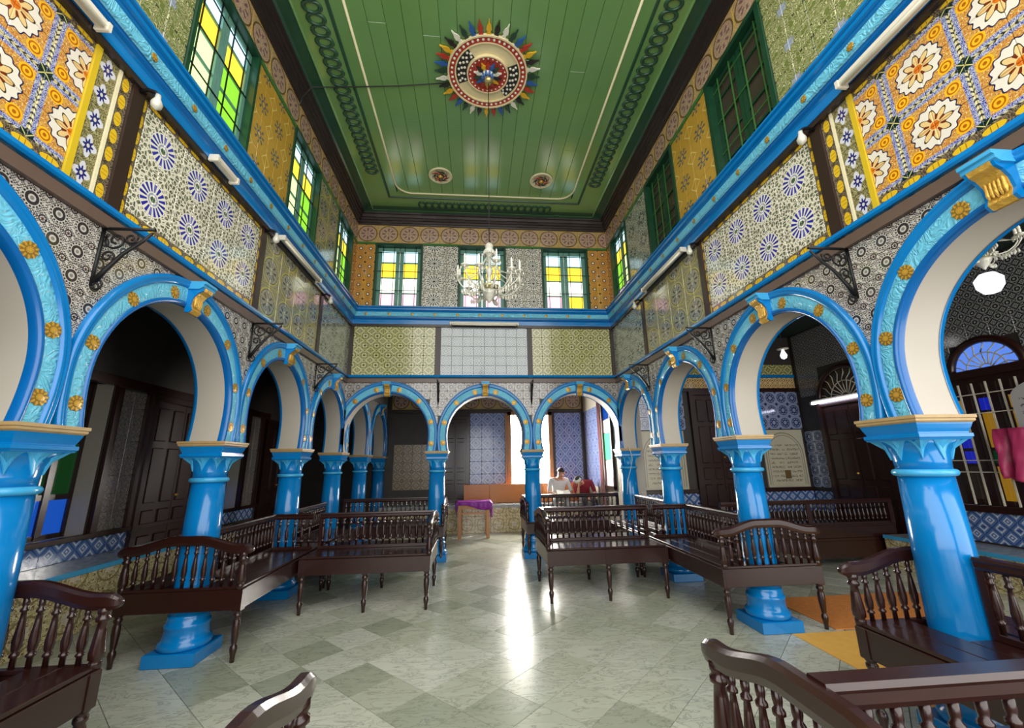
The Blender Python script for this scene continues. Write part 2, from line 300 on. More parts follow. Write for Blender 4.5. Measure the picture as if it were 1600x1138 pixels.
# ------------------------------------------------------------------ mesh helpers
class MB:
    def __init__(s): s.v = []; s.f = []; s.uvs = None; s.sm = []
    def face(s, idx, smooth=False): s.f.append(tuple(idx)); s.sm.append(smooth)
    def box(s, x0, x1, y0, y1, z0, z1, ch=0.0, mx=None):
        b = len(s.v)
        if ch <= 0:
            P = [(x, y, z) for z in (z0, z1) for y in (y0, y1) for x in (x0, x1)]
            F = [(0, 2, 3, 1), (4, 5, 7, 6), (0, 1, 5, 4), (2, 6, 7, 3), (0, 4, 6, 2), (1, 3, 7, 5)]
        else:
            P = []
            for z, e in ((z0, ch), (z0 + ch, 0), (z1 - ch, 0), (z1, ch)):
                P += [(x0 + e, y0 + e, z), (x1 - e, y0 + e, z), (x1 - e, y1 - e, z), (x0 + e, y1 - e, z)]
            F = [(3, 2, 1, 0), (12, 13, 14, 15)]
            for k in range(3):
                for i in range(4):
                    j = (i + 1) % 4; F.append((4 * k + i, 4 * k + j, 4 * k + 4 + j, 4 * k + 4 + i))
        if mx is not None: P = [tuple(mx @ Vector(p)) for p in P]
        s.v += P
        for f in F: s.face([b + i for i in f])
        return s
    def lathe(s, prof, seg=12, cx=0, cy=0, cz=0, smooth=True, mx=None, sx=1.0, sy=1.0):
        b = len(s.v); n = len(prof)
        for r, z in prof:
            for k in range(seg):
                a = 2 * PI * k / seg; p = (cx + sx * r * math.cos(a), cy + sy * r * math.sin(a), cz + z)
                s.v.append(tuple(mx @ Vector(p)) if mx is not None else p)
        for i in range(n - 1):
            for k in range(seg):
                k2 = (k + 1) % seg; s.face((b + i * seg + k, b + i * seg + k2, b + (i + 1) * seg + k2, b + (i + 1) * seg + k), smooth)
        s.face([b + k for k in range(seg)][::-1]); s.face([b + (n - 1) * seg + k for k in range(seg)])
        return s
    def loft(s, rings, smooth=True, cap=True):
        b = len(s.v); m = len(rings[0])
        for r in rings: s.v += [tuple(p) for p in r]
        for i in range(len(rings) - 1):
            for k in range(m):
                k2 = (k + 1) % m; s.face((b + i * m + k, b + i * m + k2, b + (i + 1) * m + k2, b + (i + 1) * m + k), smooth)
        if cap: s.face([b + k for k in range(m)][::-1]); s.face([b + (len(rings) - 1) * m + k for k in range(m)])
        return s
    def strip(s, rows, smooth=True, close=False):
        b = len(s.v); m = len(rows[0])
        for r in rows: s.v += [tuple(p) for p in r]
        for i in range(len(rows) - 1):
            for k in range(m - (0 if close else 1)):
                k2 = (k + 1) % m; s.face((b + i * m + k, b + i * m + k2, b + (i + 1) * m + k2, b + (i + 1) * m + k), smooth)
        return s
    def tube(s, pts, r, seg=6, smooth=True):
        pts = [Vector(p) for p in pts]; rings = []; up = Vector((0, 0, 1)); n = len(pts)
        rr = r if isinstance(r, (list, tuple)) else [r] * n
        for i, p in enumerate(pts):
            t = (pts[min(i + 1, n - 1)] - pts[max(i - 1, 0)]).normalized()
            a = t.cross(up); a = a.normalized() if a.length > 1e-3 else t.cross(Vector((1, 0, 0))).normalized()
            c = a.cross(t)
            rings.append([p + rr[i] * (a * math.cos(2 * PI * k / seg) + c * math.sin(2 * PI * k / seg)) for k in range(seg)])
        return s.loft(rings, smooth)
    def prism(s, poly, a0, a1, ax='y', mx=None):
        """poly of (p,q) pairs extruded along an axis: ax='y' -> (p, a, q); 'x' -> (a, p, q); 'z' -> (p, q, a)"""
        def P(p, q, a): return (p, a, q) if ax == 'y' else ((a, p, q) if ax == 'x' else (p, q, a))
        b = len(s.v); m = len(poly)
        pts = [P(p, q, a0) for p, q in poly] + [P(p, q, a1) for p, q in poly]
        if mx is not None: pts = [tuple(mx @ Vector(p)) for p in pts]
        s.v += pts
        for k in range(m):
            k2 = (k + 1) % m; s.face((b + k, b + k2, b + m + k2, b + m + k))
        s.face([b + k for k in range(m)][::-1]); s.face([b + m + k for k in range(m)])
        return s
    def mesh(s, name, m):
        me = bpy.data.meshes.new(name); me.from_pydata(s.v, [], s.f); me.polygons.foreach_set('use_smooth', s.sm)
        bm = bmesh.new(); bm.from_mesh(me); bmesh.ops.recalc_face_normals(bm, faces=bm.faces); bm.to_mesh(me); bm.free()
        if m is not None: me.materials.append(M[m] if isinstance(m, str) else m)
        return me
    def build(s, name, m, parent=None, loc=None, rot=None): return obj(name, s.mesh(name, m), parent, loc, rot)
def obj(name, me, parent=None, loc=None, rot=None, mw=None):
    o = bpy.data.objects.new(name, me); COL.objects.link(o)
    if parent is not None: o.parent = parent
    if mw is not None: o.matrix_basis = mw
    if loc is not None: o.location = loc
    if rot is not None: o.rotation_euler = rot
    return o
def tag(o, label=None, cat=None, group=None, kind=None):
    if label: o['label'] = label
    if cat: o['category'] = cat
    if group: o['group'] = group
    if kind: o['kind'] = kind
    return o
def thing(name, label, cat, loc=(0, 0, 0), rz=0.0, group=None):
    o = bpy.data.objects.new(name, None); COL.objects.link(o); o.location = loc; o.rotation_euler = (0, 0, rz); o.empty_display_size = 0.1
    return tag(o, label, cat, group)
def struct(name, label, loc=(0, 0, 0)):
    o = bpy.data.objects.new(name, None); COL.objects.link(o); o.location = loc; return tag(o, label, None, None, 'structure')
def clone(root, loc, rz=None, label=None, group=None, mw=None):
    def cp(o, par):
        c = o.copy(); COL.objects.link(c); c.parent = par
        for ch in kids[o]: cp(ch, c)
        return c
    kids = {}
    def walk(o):
        kids[o] = list(o.children)
        for ch in o.children: walk(ch)
    walk(root); r = cp(root, None); r.location = loc
    if rz is not None: r.rotation_euler = (0, 0, rz)
    if label: r['label'] = label
    if group: r['group'] = group
    return r
# frames for wall surfaces: local x = along wall, local y = up, local z = out of the wall
FR = {'left': Matrix(((0, 0, 1, 0), (1, 0, 0, 0), (0, 1, 0, 0), (0, 0, 0, 1))),
      'right': Matrix(((0, 0, -1, 0), (-1, 0, 0, 0), (0, 1, 0, 0), (0, 0, 0, 1))),
      'far': Matrix(((1, 0, 0, 0), (0, 0, -1, 0), (0, 1, 0, 0), (0, 0, 0, 1))),
      'floor': Matrix.Identity(4)}
TM = {}
def tilemesh(m, th=0.012, ch=0.02):
    """unit tile: 1 x 1 in local xy, chamfered rim, front at z=th (scaled per object)"""
    if (m, th) in TM: return TM[(m, th)]
    e = 0.004; g = ch
    P = [(-.5 + e, -.5 + e, 0), (.5 - e, -.5 + e, 0), (.5 - e, .5 - e, 0), (-.5 + e, .5 - e, 0)]
    P += [(x, y, th * .6) for x, y, z in P[:4]]
    P += [(-.5 + g, -.5 + g, th), (.5 - g, -.5 + g, th), (.5 - g, .5 - g, th), (-.5 + g, .5 - g, th)]
    F = [(8, 9, 10, 11)] + [(i, (i + 1) % 4, 4 + (i + 1) % 4, 4 + i) for i in range(4)] + [(4 + i, 4 + (i + 1) % 4, 8 + (i + 1) % 4, 8 + i) for i in range(4)]
    me = bpy.data.meshes.new('tile_' + m); me.from_pydata(P, [], F); uv = me.uv_layers.new(name='UVMap')
    for lp in me.loops: p = P[lp.vertex_index]; uv.data[lp.index].uv = (p[0] + .5, p[1] + .5)
    me.materials.append(M[m]); me.update(); TM[(m, th)] = me
    return me
def tile(parent, m, side, plane, a, z, w, h, k=0, name='tile', th=0.012):
    """a tile on a wall: a = coordinate along the wall (world), z = height; k = quarter turns"""
    F = FR[side]
    if side == 'left': loc = (plane, a, z)
    elif side == 'right': loc = (plane, a, z)
    elif side == 'far': loc = (a, plane, z)
    else: loc = (a, z, plane)
    if k % 2: w, h = h, w
    mw = Matrix.Translation(loc) @ F @ Matrix.Rotation(k * PI / 2, 4, 'Z') @ Matrix.Diagonal((w, h, 1, 1))
    return obj(name, tilemesh(m, th), parent, mw=mw)
def tilegrid(parent, m, side, plane, a0, a1, z0, z1, size, mode='quarter', name='tile', skip=None, th=0.012, sizez=None):
    na = max(1, round((a1 - a0) / size)); nz = max(1, round((z1 - z0) / (sizez or size))); wa = (a1 - a0) / na; wz = (z1 - z0) / nz
    sgn = -1 if side == 'right' else 1
    for i in range(na):
        for j in range(nz):
            a = a0 + (i + .5) * wa; z = z0 + (j + .5) * wz
            if skip and skip(a, z, wa, wz): continue
            k = 0
            if mode == 'quarter':   # corner (1,1) of four neighbours meets in the middle of each 2 x 2
                right = (i % 2 == 0) if sgn > 0 else (i % 2 == 1); up = (j % 2 == 0)
                k = {(True, True): 0, (False, True): 1, (False, False): 2, (True, False): 3}[(right, up)]
            tile(parent, m, side, plane, a, z, wa, wz, k, name, th)
def wallbox(mb, side, plane, thick, a0, a1, z0, z1):
    """box of wall behind a plane"""
    if side == 'left': mb.box(plane - thick, plane, a0, a1, z0, z1)
    elif side == 'right': mb.box(plane, plane + thick, a0, a1, z0, z1)
    else: mb.box(a0, a1, plane, plane + thick, z0, z1)
def bar(mb, side, plane, a0, a1, z0, z1, d0, d1, ch=0.0):
    """box standing out of a wall plane from depth d0 to d1"""
    if side == 'left': mb.box(plane + d0, plane + d1, a0, a1, z0, z1, ch)
    elif side == 'right': mb.box(plane - d1, plane - d0, a0, a1, z0, z1, ch)
    else: mb.box(a0, a1, plane - d1, plane - d0, z0, z1, ch)
def W(side, plane, a, z, d):
    """world point: along a, height z, d out of the wall"""
    return (plane + d, a, z) if side == 'left' else ((plane - d, a, z) if side == 'right' else (a, plane - d, z))
# ------------------------------------------------------------------ dimensions of the hall (metres)
XW = 2.5; TH = 0.286; YF = 7.53; XC = 2.643
YC = [0.72, 2.467, 4.23, 5.975, 7.67]
ZSP, ZA, ZTOP = 1.80, 2.085, 3.02
Z_BRD, Z_STRIP, Z_FR0, Z_FR1, Z_CO0, Z_CO1, Z_W1, Z_CEIL = 3.02, 3.10, 3.165, 4.09, 4.13, 4.44, 5.80, 6.46
# ------------------------------------------------------------------ floor of diagonal marble slabs
M['yb'] = mat('yellow_glaze', col=(206, 176, 40), rough=.2)
flo = struct('floor', 'pale green and grey marble floor laid in diagonal squares')
MB().box(-7, 7.5, -2.5, 14, -0.2, -0.014).build('screed', 'mortar', flo)
hd = 0.262; cells = []
fw2 = Vector((FW.x, FW.y))
for i in range(-60, 60):
    for j in range(-60, 60):
        x = (i - j) * hd + 0.003; y = 3.16 + (i + j) * hd
        if not (-4.3 < x < 6.3 and 1.2 < y < 10.6): continue
        d = math.hypot(x + .178, y)
        vis = abs(x) < 2.45 or (2.4 < abs(x) < 5.6 and y < 6.5)
        cells.append(((d if vis else d + 40), x, y))
cells.sort()
fm = tilemesh('marble', 0.014, 0.006)
s2 = hd * math.sqrt(2)
for d, x, y in cells[:300]:
    obj('floor_slab', fm, flo, mw=Matrix.Translation((x, y, -0.014)) @ Matrix.Rotation(PI / 4, 4, 'Z') @ Matrix.Diagonal((s2, s2, 1, 1)))
rest = MB()
for d, x, y in cells[300:]:
    mxx = Matrix.Translation((x, y, 0)) @ Matrix.Rotation(PI / 4, 4, 'Z'); h = s2 / 2 - .0015
    rest.box(-h, h, -h, h, -0.014, 0.0, 0.002, mxx)
tag(rest.build('far_floor_slabs', 'marble', flo), kind='stuff')
# ------------------------------------------------------------------ arches
def archpts(S, n=40, off=0.0):
    """(u, z, nu, nz) along the intrados of a bay of width S, from left foot to right foot, offset outwards"""
    a = S / 2 - 0.16; c = 0.012; r = a + c; out = []
    th0 = math.asin((ZSP - ZA) / r); th1 = math.acos(c / r)
    half = []
    for k in range(n + 1):
        th = th0 + (th1 - th0) * k / n
        if th < 0: q = th / th0; half.append((a - .028 * q * q, ZA - q * (ZA - ZSP), math.cos(th * .5), math.sin(th * .5)))
        else: half.append((r * math.cos(th) - c, ZA + r * math.sin(th), math.cos(th), math.sin(th)))
    pts = [(-u, z, -nu, nz) for u, z, nu, nz in half] + [(u, z, nu, nz) for u, z, nu, nz in half[::-1][1:]]
    return pts
def inarch(u, z, S, marg=0.0):
    a = S / 2 - 0.16 + marg; c = 0.012; r = a + c
    if z < ZA: return abs(u) < a
    return (abs(u) + c) ** 2 + (z - ZA) ** 2 < r * r
BD = {'left': -XW, 'right': XW, 'far': YF}
WN = {'left': 'left', 'right': 'right', 'far': 'far'}
bays = {'left': [(YC[i], YC[i + 1]) for i in range(4)], 'right': [(YC[i], YC[i + 1]) for i in range(4)], 'far': [(-XC, -.85), (-.85, .85), (.85, XC)]}
ordn = {'left': ['cut off by the left picture edge', 'first whole arch of the left arcade', 'second whole arch of the left arcade', 'left arcade arch next to the far corner'],
        'right': ['cut off by the right picture edge', 'first whole arch of the right arcade', 'second whole arch of the right arcade', 'right arcade arch next to the far corner'],
        'far': ['left one of the three far arches', 'middle one of the three far arches', 'right one of the three far arches']}
trim_n = [0]
def trim(label):
    trim_n[0] += 1; return struct('trim_%d' % trim_n[0], label)
def rosette_mesh():
    b = MB(); n = 40
    rings = []
    for rr, z in ((1.0, 0), (1.0, .3), (.8, .55), (.62, .4), (.5, .7), (.2, .8), (.02, .8)):
        rings.append([((rr * (1 + (.07 * math.cos(10 * 2 * PI * k / n) if rr > .7 else 0))) * math.cos(2 * PI * k / n), (rr * (1 + (.07 * math.cos(10 * 2 * PI * k / n) if rr > .7 else 0))) * math.sin(2 * PI * k / n), z) for k in range(n)])
    b.loft(rings, True); return b.mesh('rosette', 'goldros')
ROS = rosette_mesh()
def corbel_mesh():
    # side profile (out, z) of the scrolled keystone
    pr = [(0, 0), (.05, -.005), (.075, .02), (.06, .06), (.07, .12), (.1, .17), (.14, .2), (.15, .235), (.16, .25), (.16, .3), (0, .3)]
    g = MB(); g.prism(pr, -.055, .055, 'x'); return g
def keystone(side, plane, a, par):
    F = {'left': Matrix(((0, 1, 0), (1, 0, 0), (0, 0, 1))), 'right': Matrix(((0, -1, 0), (1, 0, 0), (0, 0, 1))), 'far': Matrix(((1, 0, 0), (0, -1, 0), (0, 0, 1)))}[side].to_4x4()
    z0 = ZTOP - .255
    pr = [(.03, 0), (.06, -.005), (.085, .02), (.07, .06), (.08, .12), (.11, .16), (.145, .18), (.155, .205), (.03, .205)]
    def K(b): return b
    mx = Matrix.Translation(W(side, plane, a, z0, 0)) @ F
    k = MB().prism([(p, q) for p, q in pr], -.05, .05, 'x', mx=mx).build('keystone', 'gold', par)
    lf = MB()
    for i in range(5): lf.lathe([(.002, 0), (.011, .03), (.008, .09), (.002, .12)], 6, -.036 + .018 * i, .083, .04, mx=mx)
    lf.build('acanthus_leaf', 'gold', k)
    MB().prism([(0, .19), (.12, .19), (.15, .21), (.15, .23), (.165, .235), (.165, .255), (0, .255)], -.075, .075, 'x', mx=mx).build('cap', 'bluelite', k)
    for sx in (-1, 1):
        MB().prism([(p * .97, q * .98) for p, q in pr], sx * .05, sx * .064, 'x', mx=mx).build('cheek', 'blue', k)
def arch_trim(side, plane, a0, a1, label, full=True, th=TH):
    lim = (-XW + .035, XW - .035) if side == 'far' else (-9, (YF - .035) if a0 < 7 else 99)
    t = trim(label); S = a1 - a0; c = (a0 + a1) / 2; pts = archpts(S)
    def wd(nz): return 0.168 + 0.05 * max(0, nz) ** 3
    def sweep(prof, name, m):
        rows = []
        for u, z, nu, nz in pts:
            w = wd(nz); row = []
            for o, p in prof:
                uu = max(-S / 2, min(S / 2, u + nu * o * w)); zz = z + nz * o * w
                row.append(W(side, plane, max(lim[0], min(lim[1], c + uu)), zz, p))
            rows.append(row)
        return MB().strip(rows).build(name, m, t)
    sweep([(-.0, -.02), (-.02, .03), (.05, .042), (.12, .042), (.16, .03)], 'inner_moulding', 'bluedeep')
    sweep([(.14, .029), (.18, .033), (.64, .033), (.68, .029)], 'relief_band', 'bluerelief')
    sweep([(.66, .03), (.70, .044), (.78, .05), (.82, .042), (.86, .052), (.95, .048), (1.0, .03), (1.0, -.002)], 'outer_moulding', 'blue')
    rows = [[W(side, plane, c + u, z, .0), W(side, plane, c + u, z, -th)] for u, z, nu, nz in pts]
    MB().strip(rows).build('reveal', 'white', t)
    # thin blue edge at the back of the reveal
    rows = [[W(side, plane, c + u - nu * .004, z - nz * .004, -th + .03), W(side, plane, c + u - nu * .004, z - nz * .004, -th), W(side, plane, c + u + nu * .1, z + nz * .1, -th - .015)] for u, z, nu, nz in pts]
    MB().strip([[r[0], r[1], r[2]] for r in rows]).build('rear_edge', 'blue', t)
    if full:
        r0 = S / 2 - 0.16
        for ang in (-11, 16, 47, 76):
            for sg in (-1, 1):
                th_ = R(ang); rr = r0 + wd(math.sin(th_)) * .41
                u = sg * rr * math.cos(th_); z = ZA + rr * math.sin(th_)
                if abs(u) > S / 2 - .03: u = sg * (S / 2 - .09)
                if not lim[0] + .02 < c + u < lim[1] - .02: continue
                mw = Matrix.Translation(W(side, plane, c + u, z, .033)) @ FR[side] @ Matrix.Rotation((sg * (th_ - PI / 2)) * (-1 if side == 'right' else 1), 4, 'Z') @ Matrix.Diagonal((.044, .05, .012, 1))
                obj('rosette', ROS, t, mw=mw)
        keystone(side, plane, c, t)
    return t
for side in ('left', 'right', 'far'):
    for (a0, a1), lb in zip(bays[side], ordn[side]):
        arch_trim(side, BD[side], a0, a1, 'azure arch moulding with gold rosettes, ' + lb)
# ------------------------------------------------------------------ arcade walls: shell, tiled spandrels
def arch_shell(mb, side, plane, a0, a1, d, ztop):
    S = a1 - a0; c = (a0 + a1) / 2; pts = archpts(S)
    def P(u, z): return W(side, plane, c + u, z, d)
    for i in range(len(pts) - 1):
        u0, z0 = pts[i][:2]; u1, z1 = pts[i + 1][:2]
        if max(z0, z1) <= ZA + 1e-6:
            sg = -1 if u0 < 0 else 1
            mb.strip([[P(u0, z0), P(u1, z1)], [P(sg * S / 2, z0), P(sg * S / 2, z1)]], False)
        else: mb.strip([[P(u0, z0), P(u1, z1)], [P(u0, ztop), P(u1, ztop)]], False)
    a = max(p[0] for p in pts)
    for sg in (-1, 1): mb.strip([[P(sg * a, ZA), P(sg * S / 2, ZA)], [P(sg * a, ztop), P(sg * S / 2, ztop)]], False)
for side in ('left', 'right', 'far'):
    w = struct('wall_' + side, {'left': 'left arcade wall faced with black and white patterned tiles', 'right': 'right arcade wall faced with black and white patterned tiles', 'far': 'far arcade wall faced with black and white patterned tiles above three arches'}[side])
    sh = MB()
    for a0, a1 in bays[side]:
        arch_shell(sh, side, BD[side], a0, a1, 0, 4.45); arch_shell(sh, side, BD[side], a0, a1, -TH, 4.45)
    sh.build('masonry', 'mortar', w)
    for bi, (a0, a1) in enumerate(bays[side]):
        S = a1 - a0; c = (a0 + a1) / 2; nt = round(S / .15)
        def skip(a, z, wa, wz):
            u = a - c
            return any(inarch(u + dx * wa / 2, z + dz * wz / 2, S, .03) for dx in (-1, 1) for dz in (-1, 1))
        if side == 'far': lo, hi = max(a0, -XW), min(a1, XW)
        else: lo, hi = a0, min(a1, YF)
        tilegrid(w, 't_spandrel', side, BD[side], lo, hi, ZSP + .02, ZTOP, .15, 'plain', skip=skip)
# ------------------------------------------------------------------ frieze of tile panels between timber posts
fr = {}
for side in ('left', 'right', 'far'):
    f = struct('wall_%s_frieze' % side, 'band of glazed tile panels between timber posts along the %s wall' % side); fr[side] = f; pl = BD[side]
    def panel(m, lo, hi, border=True, sz=.2, mode='quarter', b0=.07):
        if border:
            tilegrid(f, 't_leaf', side, pl, lo, hi, Z_FR0, Z_FR0 + b0, .14, 'plain', 'border_tile', sizez=b0)
            tilegrid(f, 't_leaf', side, pl, lo, hi, Z_FR1 - .045, Z_FR1, .14, 'plain', 'border_tile', sizez=.045)
            z0, z1 = Z_FR0 + b0, Z_FR1 - .045
        else: z0, z1 = Z_FR0, Z_FR1
        tilegrid(f, m, side, pl, lo, hi, z0, z1, sz, mode, sizez=(z1 - z0) / round((z1 - z0) / sz))
    def vborder(lo, hi, m='t_leaf', sz=.14):
        z0, z1 = Z_FR0, Z_FR1; n = round((z1 - z0) / sz); h = (z1 - z0) / n
        for j in range(n): tile(f, m, side, pl, (lo + hi) / 2, z0 + (j + .5) * h, hi - lo, h, 1, 'border_tile')
    posts = []
    if side == 'far':
        panel('t_lime', -2.42, -.93, False); panel('t_greyblue', -.83, .80, False); panel('t_lime', .89, 2.42, False)
        posts = [(-2.5, -2.42), (-.93, -.83), (.80, .89), (2.42, 2.5)]
    else:
        s = 1
        panel('t_medallion', 0.8, 2.2); tilegrid(f, 't_star', side, pl, 2.235, 2.37, Z_FR0, Z_FR1, .135, 'plain', sizez=.185)
        vborder(2.39, 2.475); vborder(2.57, 2.62)
        panel('t_flower', 2.62, 4.2); vborder(4.2, 4.235)
        panel('t_circles', 4.32, 5.98, False); panel('t_fine', 6.08, 7.52, False)
        posts = [(2.475, 2.57), (4.235, 4.32), (5.985, 6.075)]
        yb = MB(); bar(yb, side, pl, 2.2, 2.235, Z_FR0, Z_FR1, .0, .025, .006); yb.build('yellow_bar', 'yb', f)
        wb = MB(); bar(wb, side, pl, 2.37, 2.39, Z_FR0, Z_FR1, .0, .02, .004); wb.build('pale_bar', 'cream', f)
    for a, b in posts:
        p = MB(); bar(p, side, pl, a, b, Z_STRIP, Z_CO0, 0, .03, .004); p.build('post', 'darkwood', f)
# ------------------------------------------------------------------ horizontal trims: taupe board, blue strip, dark batten, blue cornice
def ring_sweep(prof, name, m, par, y0=.74, end=True):
    """moulding profile (out, z) swept round left wall, far wall, right wall with mitres"""
    rows = [[(-XW + o, y0, z) for o, z in prof], [(-XW + o, YF - o, z) for o, z in prof], [(XW - o, YF - o, z) for o, z in prof], [(XW - o, y0, z) for o, z in prof]]
    return MB().strip(rows, False).build(name, m, par)
t = trim('taupe timber board running under the narrow blue strip above the arches')
ring_sweep([(0, Z_BRD), (.045, Z_BRD), (.045, Z_BRD + .075), (0, Z_BRD + .075)], 'board', 'taupe', t)
for side in ('left', 'right'):
    tilegrid(fr[side], 't_leaf', side, BD[side], .74, 7.5, Z_BRD + .075, Z_STRIP + .03, .14, 'plain', 'border_tile', sizez=.05)
t = trim('narrow bright blue strip moulding between the arches and the tile frieze')
ring_sweep([(0, Z_STRIP + .015), (.05, Z_STRIP + .015), (.06, Z_STRIP + .03), (.05, Z_STRIP + .06), (0, Z_STRIP + .065)], 'strip', 'blue', t)
t = trim('dark batten under the big blue cornice')
ring_sweep([(0, Z_FR1 - .005), (.05, Z_FR1 - .005), (.05, Z_CO0), (0, Z_CO0)], 'batten', 'cornicewood', t)
t = trim('deep azure cornice with light blue relief band and gold flowers below the upper windows')
ring_sweep([(0, Z_CO0), (.055, Z_CO0), (.06, Z_CO0 + .02), (.06, Z_CO0 + .075), (.075, Z_CO0 + .085)], 'lower_fascia', 'blue', t)
ring_sweep([(.074, Z_CO0 + .085), (.09, Z_CO0 + .105), (.09, Z_CO0 + .125), (.1, Z_CO0 + .13)], 'lower_bead', 'bluedeep', t)
ring_sweep([(.098, Z_CO0 + .128), (.115, Z_CO0 + .14), (.128, Z_CO0 + .205), (.12, Z_CO0 + .215)], 'relief_band', 'bluerelief', t)
ring_sweep([(.118, Z_CO0 + .213), (.138, Z_CO0 + .225), (.13, Z_CO0 + .24), (.155, Z_CO0 + .25), (.16, Z_CO0 + .275), (.15, Z_CO0 + .28), (.175, Z_CO0 + .29), (.175, Z_CO1), (0, Z_CO1 + .01)], 'upper_bead', 'blue', t)
for side in ('left', 'right', 'far'):
    lo, hi = (1.2, 7.3) if side != 'far' else (-2.2, 2.2)
    k = 0
    while lo + k * .42 < hi:
        mw = Matrix.Translation(W(side, BD[side], lo + k * .42, Z_CO0 + .172, .122)) @ FR[side] @ Matrix.Diagonal((.026, .028, .012, 1)); obj('gold_flower', ROS, t, mw=mw); k += 1
# ------------------------------------------------------------------ clerestory walls and windows
WIN = {'left': [(1.03, 1.95), (2.83, 3.75), (4.65, 5.56), (6.42, 7.24)], 'right': [(1.03, 1.95), (2.80, 3.75), (4.62, 5.54), (6.43, 7.26)], 'far': [(-2.13, -1.22), (-.53, .415), (1.13, 2.08)]}
win_n = [0]
def window(side, plane, a0, a1, z0, z1, rows, label, lit=True, rec=.1):
    win_n[0] += 1; t = struct('window_%d' % win_n[0], label); rec = .1 if side == 'far' else .065; fw = .038 if lit else .055
    f = MB()
    bar(f, side, plane, a0, a0 + fw, z0, z1, -.16, .03, .006); bar(f, side, plane, a1 - fw, a1, z0, z1, -.16, .03, .006); bar(f, side, plane, a0, a1, z1 - fw, z1, -.16, .034, .006); bar(f, side, plane, a0, a1, z0, z0 + .04, -.16, .02)
    f.build('frame', 'greenframe', t)
    b0, b1, y0, y1 = a0 + fw, a1 - fw, z0 + .04, z1 - fw; cm = 'tealframe' if lit else 'greenframe'
    g = MB()
    for x0, x1 in ((b0, (b0 + b1) / 2 - .004), ((b0 + b1) / 2 + .004, b1)):
        c = MB(); k = .072 if side == 'far' else .05
        bar(c, side, plane, x0, x0 + k, y0, y1, -rec - .03, -rec + .015, .004); bar(c, side, plane, x1 - k, x1, y0, y1, -rec - .03, -rec + .015, .004); bar(c, side, plane, x0, x1, y1 - k, y1, -rec - .03, -rec + .016, .004); bar(c, side, plane, x0, x1, y0, y0 + k, -rec - .03, -rec + .016, .004)
        n = len(rows); h = (y1 - y0) / n
        for i in range(1, n): bar(c, side, plane, x0, x1, y1 - i * h - .012, y1 - i * h + .012, -rec - .03, -rec + .012)
        cs = c.build('casement', cm, t)
        for i, m in enumerate(rows):
            if isinstance(m, tuple): m = m[0] if x0 == b0 else m[1]
            p = MB(); bar(p, side, plane, x0 + k * .8, x1 - k * .8, y1 - (i + 1) * h + .01, y1 - i * h - .01, -rec - .012, -rec - .004); p.build('pane', m, cs)
    nb_ = 4; gm = 'iron' if lit else 'greenbright'
    for i in range(nb_):
        a = b0 + (b1 - b0) * (i + .5) / nb_ + (.0); b = MB(); bar(b, side, plane, a - .005, a + .005, y0, y1, -.045, -.035); b.build('grille_bar', gm, t)
    for j in range(3):
        z = y0 + (y1 - y0) * (j + .9) / 3.2; b = MB(); bar(b, side, plane, b0, b1, z - .005, z + .005, -.05, -.04); b.build('grille_bar', gm, t)
    return t
cl = {}
for side in ('left', 'right', 'far'):
    c = struct('wall_%s_upper' % side, 'upper tiled %s wall between the high windows' % side); cl[side] = c; pl = BD[side]
    lo, hi = (.74, YF) if side != 'far' else (-XW, XW); ws = WIN[side]; mb = MB()
    wallbox(mb, side, pl, TH, lo - (.3 if side == 'far' else 0), hi + (.3 if side == 'far' else 0), 4.43, 4.46); wallbox(mb, side, pl, TH, lo, hi, Z_W1, 6.7)
    edges = [lo] + [x for w_ in ws for x in w_] + [hi]
    for i in range(0, len(edges), 2): wallbox(mb, side, pl, TH, edges[i], edges[i + 1], 4.45, Z_W1)
    mb.build('masonry', 'mortar', c)
    segs = [(edges[i], edges[i + 1]) for i in range(0, len(edges), 2)]
    if side == 'far': ms = ['t_orangering', 't_bwflower', 't_bwflower', 't_orangering']
    else: ms = ['t_scroll', 't_scroll', 't_yellow', 't_scroll', 't_orangering']
    if side == 'right': ms = ['t_scroll', 't_scroll', 't_yellow', 't_fine', 't_orangering']
    if side == 'left': ms = ['t_scroll', 't_scroll', 't_yellow', 't_circles', 't_orangering']
    for (a, b), m in zip(segs, ms):
        tilegrid(c, m, side, pl, a, b, 4.45, Z_W1 - .02, .2, 'plain' if m == 't_orangering' else 'quarter')
        g = MB(); bar(g, side, pl, a, b, Z_W1 - .02, Z_W1 + .025, 0, .03, .005); g.build('green_lath', 'greenbright', c)
    tilegrid(c, 't_frieze', side, pl, lo, hi, Z_W1 + .025, 6.20, .2, 'quarter', 'frieze_tile', sizez=.185)
    for i, (a, b) in enumerate(ws):
        if side == 'far':
            rows = ['glass_sky', 'glass_yellow', 'glass_white', ('glass_pink', 'glass_yellow') if i == 2 else 'glass_pink']
            window(side, pl, a, b, 4.44, Z_W1, rows, 'far wall window with blue, yellow, white and pink panes, ' + ['left of the chandelier', 'behind the chandelier', 'right of the chandelier'][i])
        else:
            lit = side == 'left' or i in (0, 3)
            rows = ['glass_sky', 'glass_yellow', ('glass_palegreen', 'glass_green'), ('glass_palegreen', 'glass_green'), 'glass_pink'] if lit else ['shadowglass'] * 5
            nm = ['high above the camera', 'nearest in view', 'second in view', 'beside the far corner'][i]
            window(side, pl, a, b, 4.44, Z_W1 + (.03), rows, ('lit stained glass window high on the %s wall, ' % side if lit else 'dark green barred window high on the right wall, ') + nm, lit)
